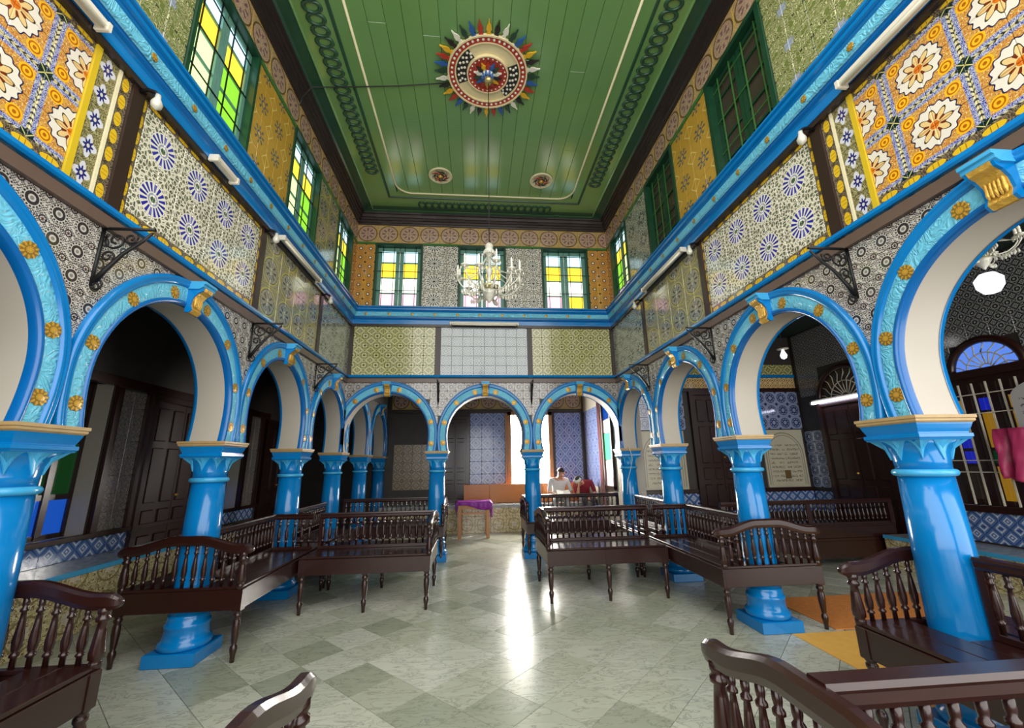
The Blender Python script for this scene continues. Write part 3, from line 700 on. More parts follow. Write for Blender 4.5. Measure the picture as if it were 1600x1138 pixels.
# ------------------------------------------------------------------ ceiling
ce = struct('ceiling', 'green boarded ceiling with chain moulding and cream line')
cy0 = 2.0
sh = MB(); sh.box(-2.9, 2.9, cy0, 7.9, Z_CEIL + .03, Z_CEIL + .1); sh.build('decking', 'ceildark', ce)
xi, yi = 1.62, 6.82
nb2 = 16; pw = 2 * xi / nb2
for i in range(nb2):
    x0 = -xi + i * pw; brk = 2.4 + (i * 1.37) % 4.0
    for a, b in ((cy0, brk), (brk, yi)):
        p = MB(); p.box(x0 + .002, x0 + pw - .002, a + .001, b - .001, Z_CEIL, Z_CEIL + .03, .003); p.build('plank', 'ceilgreen', ce)
def csweep(prof, name, m, yc=0.0):
    """profile (distance from wall, z) swept round the ceiling"""
    rows = [[(-XW + o, cy0, z) for o, z in prof], [(-XW + o, YF - max(0, o - yc), z) for o, z in prof], [(XW - o, YF - max(0, o - yc), z) for o, z in prof], [(XW - o, cy0, z) for o, z in prof]]
    return MB().strip(rows, False).build(name, m, ce)
csweep([(0, 6.20), (.03, 6.20), (.035, 6.235), (.05, 6.24), (.055, 6.28), (.075, 6.285), (.08, 6.33), (.1, 6.335), (.11, 6.385), (.135, 6.39), (.14, 6.42)], 'cornice', 'cornicewood')
csweep([(.138, 6.418), (.17, 6.43), (.30, 6.445)], 'cove', 'ceildark')
csweep([(.298, 6.44), (.31, 6.43), (.325, 6.44), (.33, 6.452), (.70, 6.452)], 'border', 'ceilgreen', .12)
csweep([(.68, 6.452), (.69, 6.438), (.715, 6.438), (.725, 6.452)], 'groove_lath', 'ceildark', .12)
csweep([(.72, 6.452), (.865, 6.452), (.865, Z_CEIL + .01)], 'inner_border', 'ceilgreen', .15)
pts = [(-1.62, cy0)] + [(-1.62, 6.55)] + [(-1.62 + .27 * (1 - math.cos(a)), 6.55 + .27 * math.sin(a)) for a in [R(15 * k) for k in range(1, 7)]]
pts = pts + [(-x, y) for x, y in pts[::-1]]
cr = MB(); cr.tube([(x, y, Z_CEIL - .008) for x, y in pts], .016, 6); cr.build('cream_line', 'cream', ce)
lk = MB()
for (ra, rb) in ((.062, .018),):
    rings = []
    for k in range(14):
        a = 2 * PI * k / 14; c0 = Vector((ra * math.cos(a), ra * math.sin(a), 0)); e = c0.normalized()
        rings.append([c0 + e * rb * math.cos(q) + Vector((0, 0, -rb * math.sin(q))) for q in [2 * PI * j / 6 for j in range(6)]])
    lk.loft(rings + [rings[0]], True, False)
LKM = lk.mesh('link', 'ceildark')
def chain(p0, p1, n, rz_=0.0):
    for k in range(n):
        f = k / (n - 1); x = p0[0] + (p1[0] - p0[0]) * f; y = p0[1] + (p1[1] - p0[1]) * f
        obj('chain_link', LKM, ce, mw=Matrix.Translation((x, y, 6.445)) @ Matrix.Diagonal((1.0, 1.0, 1, 1)) @ Matrix.Rotation(rz_, 4, 'Z') @ Matrix.Diagonal((1.45, .98, 1, 1)))
chain((-1.99, 2.6), (-1.95, 6.25), 29); chain((1.99, 2.4), (1.95, 6.35), 31); chain((-1.22, 7.16), (1.22, 7.16), 20, PI / 2)
# ------------------------------------------------------------------ left aisle
XL = -4.65
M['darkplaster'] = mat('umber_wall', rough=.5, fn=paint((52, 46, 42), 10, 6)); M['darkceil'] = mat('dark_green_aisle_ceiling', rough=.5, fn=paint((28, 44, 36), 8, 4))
la = struct('wall_left_aisle', 'dim outer wall of the left aisle with dado tiles and wooden doors')
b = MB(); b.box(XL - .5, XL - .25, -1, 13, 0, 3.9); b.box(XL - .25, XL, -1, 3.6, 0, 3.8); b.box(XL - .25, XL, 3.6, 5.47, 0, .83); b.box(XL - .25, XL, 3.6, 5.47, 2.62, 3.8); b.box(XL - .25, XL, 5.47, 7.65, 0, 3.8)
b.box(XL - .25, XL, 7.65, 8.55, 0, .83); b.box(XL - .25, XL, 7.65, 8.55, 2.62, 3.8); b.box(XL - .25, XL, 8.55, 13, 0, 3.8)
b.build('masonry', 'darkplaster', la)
MB().box(XL, -2.79, .35, .55, 0, 3.8).build('light_stop', 'darkplaster', la)  # unseen wall added to keep sky light out of the dark aisle
tilegrid(la, 't_dado', 'left', XL, 3.0, 9.2, .60, .80, .2, 'plain', 'dado_tile')
tilegrid(la, 't_umberscroll', 'left', XL, 5.60, 6.0, .86, 2.56, .2, 'quarter'); tilegrid(la, 't_umberscroll', 'left', XL, 8.7, 9.1, .86, 2.56, .2, 'quarter')
for a, c_ in ((5.5, 5.585), (6.0, 6.09), (8.58, 8.68), (9.1, 9.2)):
    p = MB(); bar(p, 'left', XL, a, c_, .80, 2.66, 0, .05, .005); p.build('post', 'wood', la)
p = MB(); bar(p, 'left', XL, 3.2, 9.4, 2.58, 2.70, 0, .06, .005); p.build('lintel', 'wood', la)
p = MB(); bar(p, 'left', XL, 3.2, 9.4, .80, .86, 0, .06, .005); p.build('sill_rail', 'wood', la)
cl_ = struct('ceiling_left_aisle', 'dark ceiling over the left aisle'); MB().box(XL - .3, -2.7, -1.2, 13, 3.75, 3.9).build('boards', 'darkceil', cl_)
def aisle_window(a0, a1, label):
    win_n[0] += 1; t = struct('window_%d' % win_n[0], label)
    p = MB(); p.box(XL - .25, XL + .001, a1 - .006, a1, .84, 2.60); p.box(XL - .25, XL, a0, a0 + .006, .84, 2.6); p.box(XL - .25, XL, a0, a1, .83, .84); p.build('reveal', 'white', t)
    n = max(3, round((a1 - a0) / .3)); w = (a1 - a0) / n; f = MB()
    for i in range(n + 1): f.box(XL - .24, XL - .19, a0 + i * w - .035, a0 + i * w + .035, .84, 2.6, .004)
    for z in (.86, 1.28, 1.9, 2.58): f.box(XL - .24, XL - .20, a0, a1, z - .03, z + .03)
    f.build('frame', 'wood', t)
    for i in range(n):
        for z0, z1, m in ((.89, 1.25, 'glass_blue'), (1.31, 1.87, 'glass_darkgreen'), (1.93, 2.55, 'darkplaster')):
            p = MB(); p.box(XL - .225, XL - .22, a0 + i * w + .035, a0 + (i + 1) * w - .035, z0, z1); p.build('pane', m, t)
aisle_window(3.6, 5.47, 'aisle window with blue and green panes behind the nearest left column'); aisle_window(7.65, 8.55, 'aisle window with blue panes glimpsed behind the second left column')
door_n = [0]
def panel_door(side, plane, a0, a1, z0, z1, label, m='wood', leaves=2, arch=False):
    door_n[0] += 1; t = struct('door_%d' % door_n[0], label); fw = .09
    f = MB(); bar(f, side, plane, a0 - fw, a0, z0, z1 + fw, 0, .07, .006); bar(f, side, plane, a1, a1 + fw, z0, z1 + fw, 0, .07, .006); bar(f, side, plane, a0, a1, z1, z1 + fw, 0, .07, .006); f.build('frame', m, t)
    w = (a1 - a0) / leaves
    for i in range(leaves):
        x0 = a0 + i * w + .004; x1 = a0 + (i + 1) * w - .004
        d = MB(); bar(d, side, plane, x0, x1, z0, z1, 0, .03, .003); lf = d.build('leaf', m, t)
        H = z1 - z0; pads = [(.04, .22), (.26, .36), (.40, .72), (.76, .96)]
        cols = 2 if w > .45 else 1
        for c in range(cols):
            u0 = x0 + (x1 - x0) * (c / cols) + .05; u1 = x0 + (x1 - x0) * ((c + 1) / cols) - .05
            for q0, q1 in pads:
                p = MB(); bar(p, side, plane, u0, u1, z0 + H * q0, z0 + H * q1, .03, .05, .012); p.build('panel', m, lf)
    k = MB(); k.lathe([(.0, 0), (.018, .0), (.02, .02), (.012, .035), (0, .04)], 8, mx=Matrix.Translation(W(side, plane, (a0 + a1) / 2 + .05, z0 + 1.0, .03)) @ FR[side]); k.build('knob', 'gold', t)
    return t
panel_door('left', XL, 6.18, 7.4, .2, 2.5, 'dark panelled double door in the left aisle wall'); panel_door('left', XL, 9.4, 10.6, .2, 2.5, 'dark door deep in the left aisle')
# tiled masonry seat along a wall
def sedir(name, side, plane, a0, a1, depth, h, label, m='t_swirl', sz=.2, edge='bluelite'):
    t = thing(name, label, 'bench'); front = plane + depth if side == 'left' else plane - depth
    b = MB(); bar(b, side, plane, a0, a1, 0, h - .04, 0.002, depth, 0); b.build('body', 'mortar', t)
    s = MB(); bar(s, side, plane, a0, a1, h - .04, h, 0.002, depth + .005, 0); s.build('seat_slab', 'slabtop', t)
    e = MB(); bar(e, side, plane, a0, a1, h - .045, h + .004, depth + .005, depth + .03, .004); e.build('edge_strip', edge, t)
    tilegrid(t, m, side, front, a0, a1, 0.0, h - .045, sz, 'quarter', sizez=(h - .045) / 3 if sz == .2 else None)
    return t
sedir('tiled_seat', 'left', XL, 2.2, 7.6, .55, .6, 'swirl tiled masonry seat with light blue edge along the left aisle wall')
# ------------------------------------------------------------------ back room behind the far arches
YB = 11.3; XB = 2.80
bk = struct('wall_back', 'end wall of the back room with blue diamond tiles'); b = MB(); b.box(XL, XB + .3, YB, YB + .3, 0, 3.8); b.build('masonry', 'darkplaster', bk)
tilegrid(bk, 't_bluediamond', 'far', YB, -.32, .62, 1.0, 2.92, .30, 'plain'); tilegrid(bk, 't_bluediamond', 'far', YB, 1.98, 2.78, 1.0, 2.92, .30, 'plain'); tilegrid(bk, 't_umber', 'far', YB, -2.3, -1.1, .95, 2.1, .24, 'plain')
tilegrid(bk, 't_frieze', 'far', YB, -2.4, 2.76, 3.02, 3.5, .24, 'quarter', 'frieze_tile')
for z0, z1 in ((2.92, 3.02), ):
    p = MB(); bar(p, 'far', YB, -2.4, 2.78, z0, z1, 0, .05, .005); p.build('rail', 'darkwood', bk)
for a in (-.41, .62, 1.89, 2.72):
    p = MB(); bar(p, 'far', YB, a, a + .08, .6, 2.92, 0, .05, .005); p.build('post', 'darkwood' if a != .62 else 'palewood', bk)
panel_door('far', YB, -1.0, -.42, .62, 2.75, 'dark panelled door at the end of the back room')
win_n[0] += 1; t = struct('window_%d' % win_n[0], 'dazzling daylight window behind the right far column')
f = MB(); bar(f, 'far', YB, .68, .78, 1.0, 2.95, -.02, .07, .006); bar(f, 'far', YB, 1.80, 1.90, 1.0, 2.95, -.02, .07, .006); bar(f, 'far', YB, .68, 1.9, 2.85, 2.95, -.02, .07); bar(f, 'far', YB, .68, 1.9, .98, 1.05, -.02, .07); bar(f, 'far', YB, 1.27, 1.31, 1.05, 2.85, -.02, .05); f.build('frame', 'palewood', t)
for i, (x0, x1) in enumerate(((.78, 1.27), (1.31, 1.80))):
    p = MB(); bar(p, 'far', YB, x0, x1, 1.05, 2.85, .004, .012); p.build('pane', 'glass_daylight', t)
    for k in range(3): g = MB(); bar(g, 'far', YB, x0 + (k + .5) * .163 - .006, x0 + (k + .5) * .163 + .006, 1.05, 2.85, .03, .042); g.build('grille_bar', 'iron', t)
wr = struct('wall_back_right', 'right side wall of the back room'); b = MB(); b.box(XB, XB + .2, 7.81, YB, 0, 3.8); b.build('masonry', 'white', wr)
tilegrid(wr, 't_bluediamond', 'right', XB, 9.95, 11.2, 1.0, 2.92, .30, 'plain')
win_n[0] += 1; t = struct('window_%d' % win_n[0], 'side window with blue, rose and mint panes in the back room')
f = MB(); bar(f, 'right', XB, 8.86, 8.92, 1.0, 2.95, 0, .06, .005); bar(f, 'right', XB, 9.46, 9.52, 1.0, 2.95, 0, .06, .005); bar(f, 'right', XB, 8.86, 9.52, 2.88, 2.95, 0, .06); bar(f, 'right', XB, 8.86, 9.52, .98, 1.06, 0, .06); f.build('frame', 'darkwood', t)
for z0, z1, m in ((1.06, 1.6, 'glass_rose'), (1.62, 2.2, 'glass_mint'), (2.22, 2.5, 'glass_rose'), (2.52, 2.88, 'glass_blue')):
    for x0, x1 in ((8.92, 9.18), (9.2, 9.46)): p = MB(); bar(p, 'right', XB, x0, x1, z0, z1, .006, .014); p.build('pane', m, t)
M['curtain'] = mat('dusty_pink_cloth', rough=.8, fn=paint((196, 140, 142), 14, 8))
cu = MB(); rows = []
for k in range(41): 
    y = 9.56 + .22 * k / 40; rows.append([(XB - .06 - .02 * math.sin(k * 1.1), y, .62), (XB - .06 - .02 * math.sin(k * 1.1 + .4), y, 3.0), (XB - .045 - .02 * math.sin(k * 1.1 + .4), y, 3.0), (XB - .045 - .02 * math.sin(k * 1.1), y, .62)])
cu.strip(rows, True, True); tag(cu.build('curtain', 'curtain'), 'narrow dusty pink curtain hanging beside the back room side window', 'curtain')
cb = struct('ceiling_back', 'ceiling of the back room'); MB().box(-2.8, XB + .3, 7.7, YB + .2, 3.75, 3.85).build('boards', 'darkceil', cb)
lw = struct('wall_left_back', 'continuation of the left arcade beside the back room')
sh = MB()
for a0, a1 in ((7.67, 9.42), (9.42, 11.17)):
    arch_shell(sh, 'left', -XW, a0, a1, 0, 3.8); arch_shell(sh, 'left', -XW, a0, a1, -TH, 3.8)
    S = a1 - a0; c0 = (a0 + a1) / 2
    tilegrid(lw, 't_spandrel', 'left', -XW, max(a0, 7.82), a1, ZSP + .02, ZTOP, .15, 'plain', skip=lambda a, z, wa, wz: any(inarch(a - c0 + dx * wa / 2, z + dz * wz / 2, S, .03) for dx in (-1, 1) for dz in (-1, 1)))
sh.build('masonry', 'mortar', lw)
arch_trim('left', -XW, 7.67, 9.42, 'azure arch moulding beyond the far arcade on the left, nearer of two'); arch_trim('left', -XW, 9.42, 11.17, 'azure arch moulding beyond the far arcade on the left, farther of two')
t = thing('tiled_seat', 'swirl tiled masonry seat with grey slab across the back room', 'bench')
bar(b := MB(), 'far', YB, -2.4, 2.78, 0, .56, 0.06, .92); b.build('body', 'mortar', t); bar(b := MB(), 'far', YB, -2.4, 2.78, .56, .62, 0.06, .95, .004); b.build('seat_slab', 'slabtop', t)
tilegrid(t, 't_swirl', 'far', YB - .92, -2.4, 2.78, 0, .56, .187, 'quarter')
for i, (a, c) in enumerate(((-.46, .18), (.19, 1.55), (1.56, 2.7))):
    o = MB().box(a, c, 10.93, 10.965, .622, 1.07, .006); o = o.build('wooden_backrest', 'orangewood'); tag(o, ['small orange wooden backrest panel behind the purple covered table', 'long orange wooden backrest panel under the dazzling window', 'orange wooden backrest panel behind the two reading people'][i], 'backrest', 'wooden backrests on the back seat')
# ------------------------------------------------------------------ right aisle
XR = 6.5; YR = 8.0
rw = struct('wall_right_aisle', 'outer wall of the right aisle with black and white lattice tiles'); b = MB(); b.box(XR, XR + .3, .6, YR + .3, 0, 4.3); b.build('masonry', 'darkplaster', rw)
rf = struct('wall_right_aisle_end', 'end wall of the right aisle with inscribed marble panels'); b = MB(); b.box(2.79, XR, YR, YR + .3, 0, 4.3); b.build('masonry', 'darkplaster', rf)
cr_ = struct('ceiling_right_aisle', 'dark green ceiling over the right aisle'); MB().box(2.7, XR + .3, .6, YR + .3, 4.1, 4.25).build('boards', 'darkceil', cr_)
tilegrid(rf, 't_dado', 'far', YR, 2.8, 6.48, .58, .95, .185, 'plain', 'dado_tile'); tilegrid(rf, 't_bluering', 'far', YR, 2.8, 4.0, 2.16, 2.92, .25, 'plain'); tilegrid(rf, 't_bluering', 'far', YR, 5.28, 6.48, 2.16, 2.92, .25, 'plain')
tilegrid(rf, 't_scale', 'far', YR, 2.8, 6.48, 3.0, 3.22, .22, 'plain'); tilegrid(rf, 't_lime', 'far', YR, 2.8, 6.48, 3.28, 3.5, .22, 'plain')
for z0, z1, m in ((.95, 1.02, 'wood'), (2.92, 3.0, 'wood'), (3.22, 3.28, 'blue')):
    p = MB(); bar(p, 'far', YR, 2.8, 6.48, z0, z1, 0, .04, .004); p.build('rail', m, rf)
panel_door('far', YR, 4.2, 5.12, .62, 2.85, 'dark wooden door between the two inscribed marble panels')
def script(n):
    u, v = n.uv(); ln = n.m('FRACT', n.mul(v, 13.0)); row = n.m('FLOOR', n.mul(v, 13.0))
    w = n.noise(n.vec(n.mul(u, 34.0), n.mul(v, 60.0), row), 1.0, 2); gap = n.noise(n.vec(n.mul(u, 9.0), row, 3.1), 1.0, 1)
    ink = n.mul(n.mul(n.gt(w, 0.5), n.band(ln, .45, .24)), n.gt(gap, .42)); ins = n.mul(n.mul(n.band(u, .5, .36), n.band(v, .40, .34)), ink)
    x = n.sub(u, .5); y = n.mx(0.0, n.sub(v, .55)); r = n.m('SQRT', n.add(n.mul(x, x), n.mul(n.mul(y, y), 1.3)))
    fr_ = ORm(n, n.mul(n.band(r, .45, .012), n.gt(v, .04)), n.mul(n.band(r, .40, .008), n.gt(v, .04)))
    base = n.mix(n.noise(uvv(n), 3.0, 5), lin((206, 200, 172)), lin((186, 180, 156)))
    c = n.mix(n.mul(ins, .8), base, lin((92, 84, 70))); return n.mix(n.mul(fr_, .7), c, lin((120, 112, 92)))
M['plaque'] = mat('inscribed_marble', rough=.25, fn=script)
def plaque(side, plane, a0, a1, z0, z1, label, m='plaque', top=0.0):
    P = []; n = 16; w = a1 - a0; h = z1 - z0; mb = MB()
    if top: pts = [(-w / 2, 0), (w / 2, 0), (w / 2, h - top)] + [(w / 2 * math.cos(a), h - top + top * math.sin(a)) for a in [PI * k / n for k in range(1, n)]] + [(-w / 2, h - top)]
    else: pts = [(-w / 2, 0), (w / 2, 0), (w / 2, h), (-w / 2, h)]
    mx = Matrix.Translation(W(side, plane, (a0 + a1) / 2, z0, 0.002)) @ FR[side]
    mb.prism(pts, 0, .03, 'z'); me = mb.mesh('plaque', m); uv = me.uv_layers.new(name='UVMap')
    for lp in me.loops: q = me.vertices[lp.vertex_index].co; uv.data[lp.index].uv = (q.x / w + .5, q.y / h)
    o = obj('wall_plaque', me, None, mw=mx); return tag(o, label, 'plaque')
plaque('far', YR, 3.02, 3.92, 1.03, 2.14, 'cream marble panel with lines of carved writing left of the dark door'); p2 = plaque('far', YR, 5.55, 6.42, 1.03, 2.14, 'cream marble panel with lines of carved writing right of the dark door')
pp = MB(); pp.box(-.06, .06, .16, .32, .03, .036); pp.build('bronze_label', mat('bronze_label', col=(110, 84, 44), rough=.4), p2)
# right aisle outer wall
tilegrid(rw, 't_dado', 'right', XR, 3.0, 6.0, .46, .84, .19, 'plain', 'dado_tile'); tilegrid(rw, 't_dado', 'right', XR, 7.55, 7.98, .58, .95, .19, 'plain', 'dado_tile'); tilegrid(rw, 't_bluering', 'right', XR, 7.55, 7.98, 1.02, 2.1, .215, 'plain')
tilegrid(rw, 't_blackwhite', 'right', XR, 2.8, 7.9, 2.78, 4.08, .26, 'plain', skip=lambda a, z, wa, wz: (math.hypot(a - 6.85, z - 2.62) < .72) or (math.hypot(a - 4.72, z - 2.62) < .5))
p = MB(); bar(p, 'right', XR, 3.0, 6.1, .84, .93, 0, .06, .005); p.build('dado_rail', 'wood', rw); p = MB(); bar(p, 'right', XR, 3.0, 6.1, 2.58, 2.68, 0, .08, .005); p.build('lintel', 'wood', rw)
panel_door('right', XR, 6.3, 7.4, .3, 2.52, 'tall dark double door under the lit tube lamp in the right aisle')
def fanlight(c, z0, r, label, nb, m):
    win_n[0] += 1; t = struct('window_%d' % win_n[0], label); n = 20; pl = XR
    pts = [W('right', pl, c + r * math.cos(PI * k / n), z0 + r * math.sin(PI * k / n), .03) for k in range(n + 1)]
    MB().tube(pts, .05, 8).build('arch_frame', 'wood', t)
    p = MB(); rows = [[W('right', pl, c, z0, .008), W('right', pl, c + r * math.cos(PI * k / n), z0 + r * math.sin(PI * k / n), .008)] for k in range(n + 1)]; p.strip(rows, False); p.build('pane', m, t)
    for k in range(nb):
        a = PI * (k + .5) / nb; MB().tube([W('right', pl, c + q * r * math.cos(a + .1 * math.sin(q * 9)), z0 + q * r * math.sin(a + .1 * math.sin(q * 9)), .02) for q in (.18, .4, .6, .8, .97)], .009, 5).build('grille_bar', 'whitemetal', t)
    for q in (.18, .55): MB().tube([W('right', pl, c + q * r * math.cos(PI * k / n), z0 + q * r * math.sin(PI * k / n), .022) for k in range(n + 1)], .009, 5).build('grille_bar', 'whitemetal', t)
fanlight(6.85, 2.62, .58, 'half round fanlight with white fretwork above the tall dark door', 11, 'shadowglass'); fanlight(4.72, 2.66, .4, 'half round blue fanlight in the right aisle wall', 9, 'glass_fan')
win_n[0] += 1; t = struct('window_%d' % win_n[0], 'barred stained glass window in the right aisle wall')
p = MB(); bar(p, 'right', XR, 3.3, 5.35, .93, 2.58, .0, .01); p.build('shutter', 'wood', t)
for i in range(6):
    for z0, z1, m in ((1.0, 1.42, 'glass_amber'), (1.46, 1.62, 'glass_darkgreen'), (1.66, 2.1, 'glass_amber'), (2.14, 2.3, 'glass_amber')):
        x = 3.5 + i * .32
        if (i + (z0 > 2)) % 3 == 2: m = 'glass_navy' if z0 > 1.4 else 'shadowglass'
        p = MB(); bar(p, 'right', XR, x, x + .13, z0, z1, .012, .02); p.build('pane', m, t)
for i in range(13):
    x = 3.35 + i * .155; g = MB(); bar(g, 'right', XR, x - .008, x + .008, .94, 2.5, .07, .086); g.build('grille_bar', 'whitemetal', t)
for z in (1.35, 1.5, 2.1, 2.35): g = MB(); bar(g, 'right', XR, 3.3, 5.35, z - .006, z + .006, .085, .097); g.build('grille_bar', 'whitemetal', t)
def script2(n):
    u, v = n.uv(); ln = n.m('FRACT', n.mul(v, 8.0)); row = n.m('FLOOR', n.mul(v, 8.0)); w = n.noise(n.vec(n.mul(u, 26.0), n.mul(v, 40.0), row), 1.0, 2)
    ink = n.mul(n.mul(n.gt(w, .5), n.band(ln, .5, .22)), n.mul(n.band(u, .5, .4), n.lt(v, .7)))
    return n.mix(n.mul(ink, .85), lin((186, 184, 182)), lin((60, 58, 60)))
M['plaque2'] = mat('painted_sign', rough=.3, fn=script2); M['emblem'] = mat('red_emblem', col=(186, 40, 44), rough=.4)
pl2 = plaque('right', XR - .1, 3.75, 4.5, 1.75, 2.44, 'white round topped sign with red ring emblem and lines of writing', 'plaque2', .2)
def ringmesh(r, w, z):
    mb = MB(); n = 28; rows = [[((r - w) * math.cos(2 * PI * k / n), (r - w) * math.sin(2 * PI * k / n), 0), ((r - w) * math.cos(2 * PI * k / n), (r - w) * math.sin(2 * PI * k / n), z), (r * math.cos(2 * PI * k / n), r * math.sin(2 * PI * k / n), z), (r * math.cos(2 * PI * k / n), r * math.sin(2 * PI * k / n), 0)] for k in range(n + 1)]
    return mb.strip(rows, False)
ringmesh(.075, .016, .004).build('emblem_ring', 'emblem', pl2, (0, .57, .03)); ringmesh(.05, .008, .004).build('emblem_ring', 'emblem', pl2, (0, .57, .03)); MB().lathe([(.028, 0), (.028, .004)], 12).build('emblem_disc', 'emblem', pl2, (0, .575, .03), None).scale = (1, .6, 1)
sedir('tiled_seat', 'right', XR, 2.9, 6.1, .6, .44, 'tiled masonry seat under the barred window in the right aisle')
# ------------------------------------------------------------------ columns
def make_column():
    t = thing('column', 'x', 'column')
    MB().box(-.2, .2, -.2, .2, 0, .10, .006).build('plinth', 'blue', t)
    MB().lathe([(.185, .10), (.195, .115), (.198, .135), (.19, .155), (.176, .165), (.17, .18), (.165, .21), (.163, .25), (.168, .262), (.17, .275), (.166, .29), (.157, .295), (.154, .34), (.15, .36)], 28).build('base', 'blue', t)
    MB().lathe([(.15, .35), (.149, .6), (.144, 1.0), (.134, 1.44)], 28).build('shaft', 'blue', t)
    MB().lathe([(.134, 1.435), (.15, 1.44), (.158, 1.452), (.158, 1.464), (.15, 1.476), (.134, 1.48)], 28).build('astragal', 'bluelite', t)
    n = 40; rings = []
    def sq(a, h):
        c, s = math.cos(a), math.sin(a); m = max(abs(c), abs(s)); return (h * c / m, h * s / m)
    def P(f, z):   # f 0 circle .. 1 square
        out = []
        for k in range(n):
            a = 2 * PI * (k + .5) / n; x, y = sq(a, .125 + .043 * f); cx, cy = .134 * math.cos(a), .134 * math.sin(a)
            out.append((cx + (x - cx) * f, cy + (y - cy) * f, z))
        return out
    for f, z in ((0, 1.478), (.06, 1.53), (.2, 1.58), (.5, 1.625), (1.0, 1.66)): rings.append(P(f, z))
    MB().loft(rings).build('bell', 'blue', t)
    # pointed leaf skirt hanging from the square block
    sk = MB()
    for q in range(4):
        rot = Matrix.Rotation(q * PI / 2, 4, 'Z'); m = 33; top = []; low = []; mid_ = []
        for k in range(m):
            s = -1 + 2 * k / (m - 1); ph = abs((s * 1.0 * 1.0) % 1.0 - .5) * 2      # 1 at s = -1, 0, 1 ; 0 at the two niches
            dep = .012 + .118 * ph ** 1.7
            if abs(s) > .96: dep = .13
            col_t = Vector((s * .172, -.172, 1.665)); top.append(tuple(rot @ col_t))
            def bell(z):
                tb = ((1.478, 0), (1.53, .06), (1.58, .2), (1.625, .5), (1.665, 1.0))
                for (za, fa), (zb_, fb) in zip(tb, tb[1:]):
                    if z <= zb_: f = fa + (fb - fa) * (z - za) / (zb_ - za); break
                hS = .125 + .043 * f; an = math.atan2(-1, s); q = Vector((s * hS, -hS, z)).lerp(Vector((.134 * math.cos(an), .134 * math.sin(an), z)), 1 - f)
                return Vector((q.x * 1.05, q.y * 1.05, z))
            low.append(tuple(rot @ bell(1.665 - dep))); mid_.append(tuple(rot @ bell(1.665 - dep * .5)))
        inn = [(p[0] * .93, p[1] * .93, p[2]) for p in low]
        sk.strip([top, mid_, low, inn], False)
    sk.build('leaf_skirt', 'bluelite', t)
    def sqring(h, z): return [(-h, -h, z), (h, -h, z), (h, h, z), (-h, h, z)]
    MB().loft([sqring(h, z) for h, z in ((.172, 1.655), (.176, 1.664), (.182, 1.67), (.182, 1.69), (.17, 1.694), (.17, 1.70), (.178, 1.72), (.186, 1.745), (.19, 1.76))], False).build('capital_moulding', 'blue', t)
    MB().loft([sqring(h, z) for h, z in ((.190, 1.755), (.2, 1.765), (.2, 1.778), (.206, 1.782), (.206, 1.80), (.19, 1.802))], False).build('abacus', 'abacus', t)
    return t
col0 = make_column(); used = False
cols = [(-XC, .72, 'azure column beside the camera on the left'), (-XC, 2.467, 'azure column at the left picture edge'), (-XC, 4.23, 'azure column rising through the near bench of the left row'), (-XC, 5.975, 'third azure column of the left row, behind the bench corner'), (-XC, 7.67, 'azure corner column where left and far arcades meet'), (-XC, 9.42, 'azure column of the left row just beyond the far arcade'), (-XC, 11.17, 'most distant azure column of the left row'),
        (XC, .72, 'azure column beside the camera on the right'), (XC, 2.467, 'largest azure column rising through the bench at right'), (XC, 4.23, 'azure column with its base beside the orange rugs'), (XC, 5.975, 'third azure column of the right row, before the door panels'), (XC, 7.67, 'azure corner column where right and far arcades meet'), (-.85, 7.67, 'azure column left of the middle far arch'), (.85, 7.67, 'azure column right of the middle far arch, against the bright window')]
for i, (x, y, lb) in enumerate(cols):
    if i == 0: col0.location = (x, y, 0); col0['label'] = lb; col0['group'] = 'azure arcade columns'
    else: clone(col0, (x, y, 0), label=lb)
# ------------------------------------------------------------------ turned benches
SP = MB().lathe([(.013, 0), (.013, .05), (.020, .055), (.020, .065), (.012, .075), (.018, .085), (.022, .13), (.013, .22), (.010, .25), (.018, .256), (.018, .266), (.011, .275), (.014, .29), (.014, .33)], 8).mesh('spindle', 'wood')
LEG = MB().lathe([(.018, 0), (.02, .05), (.026, .075), (.03, .10), (.026, .12), (.018, .13), (.022, .15), (.032, .25), (.03, .31), (.022, .33), (.032, .345), (.032, .36), (.024, .37), (.034, .385), (.034, .40)], 10).mesh('leg', 'wood')
POST = MB().lathe([(.028, 0), (.03, .04), (.024, .05), (.034, .06), (.036, .09), (.024, .2), (.02, .235), (.032, .245), (.032, .26), (.022, .27), (.03, .285), (.03, .31)], 10).mesh('post', 'wood')
def armz(y, hw): 
    s = max(0.0, min(1.0, (hw * .92 - abs(y)) / (hw * .72))); return .915 + .075 * (s * s * (3 - 2 * s))
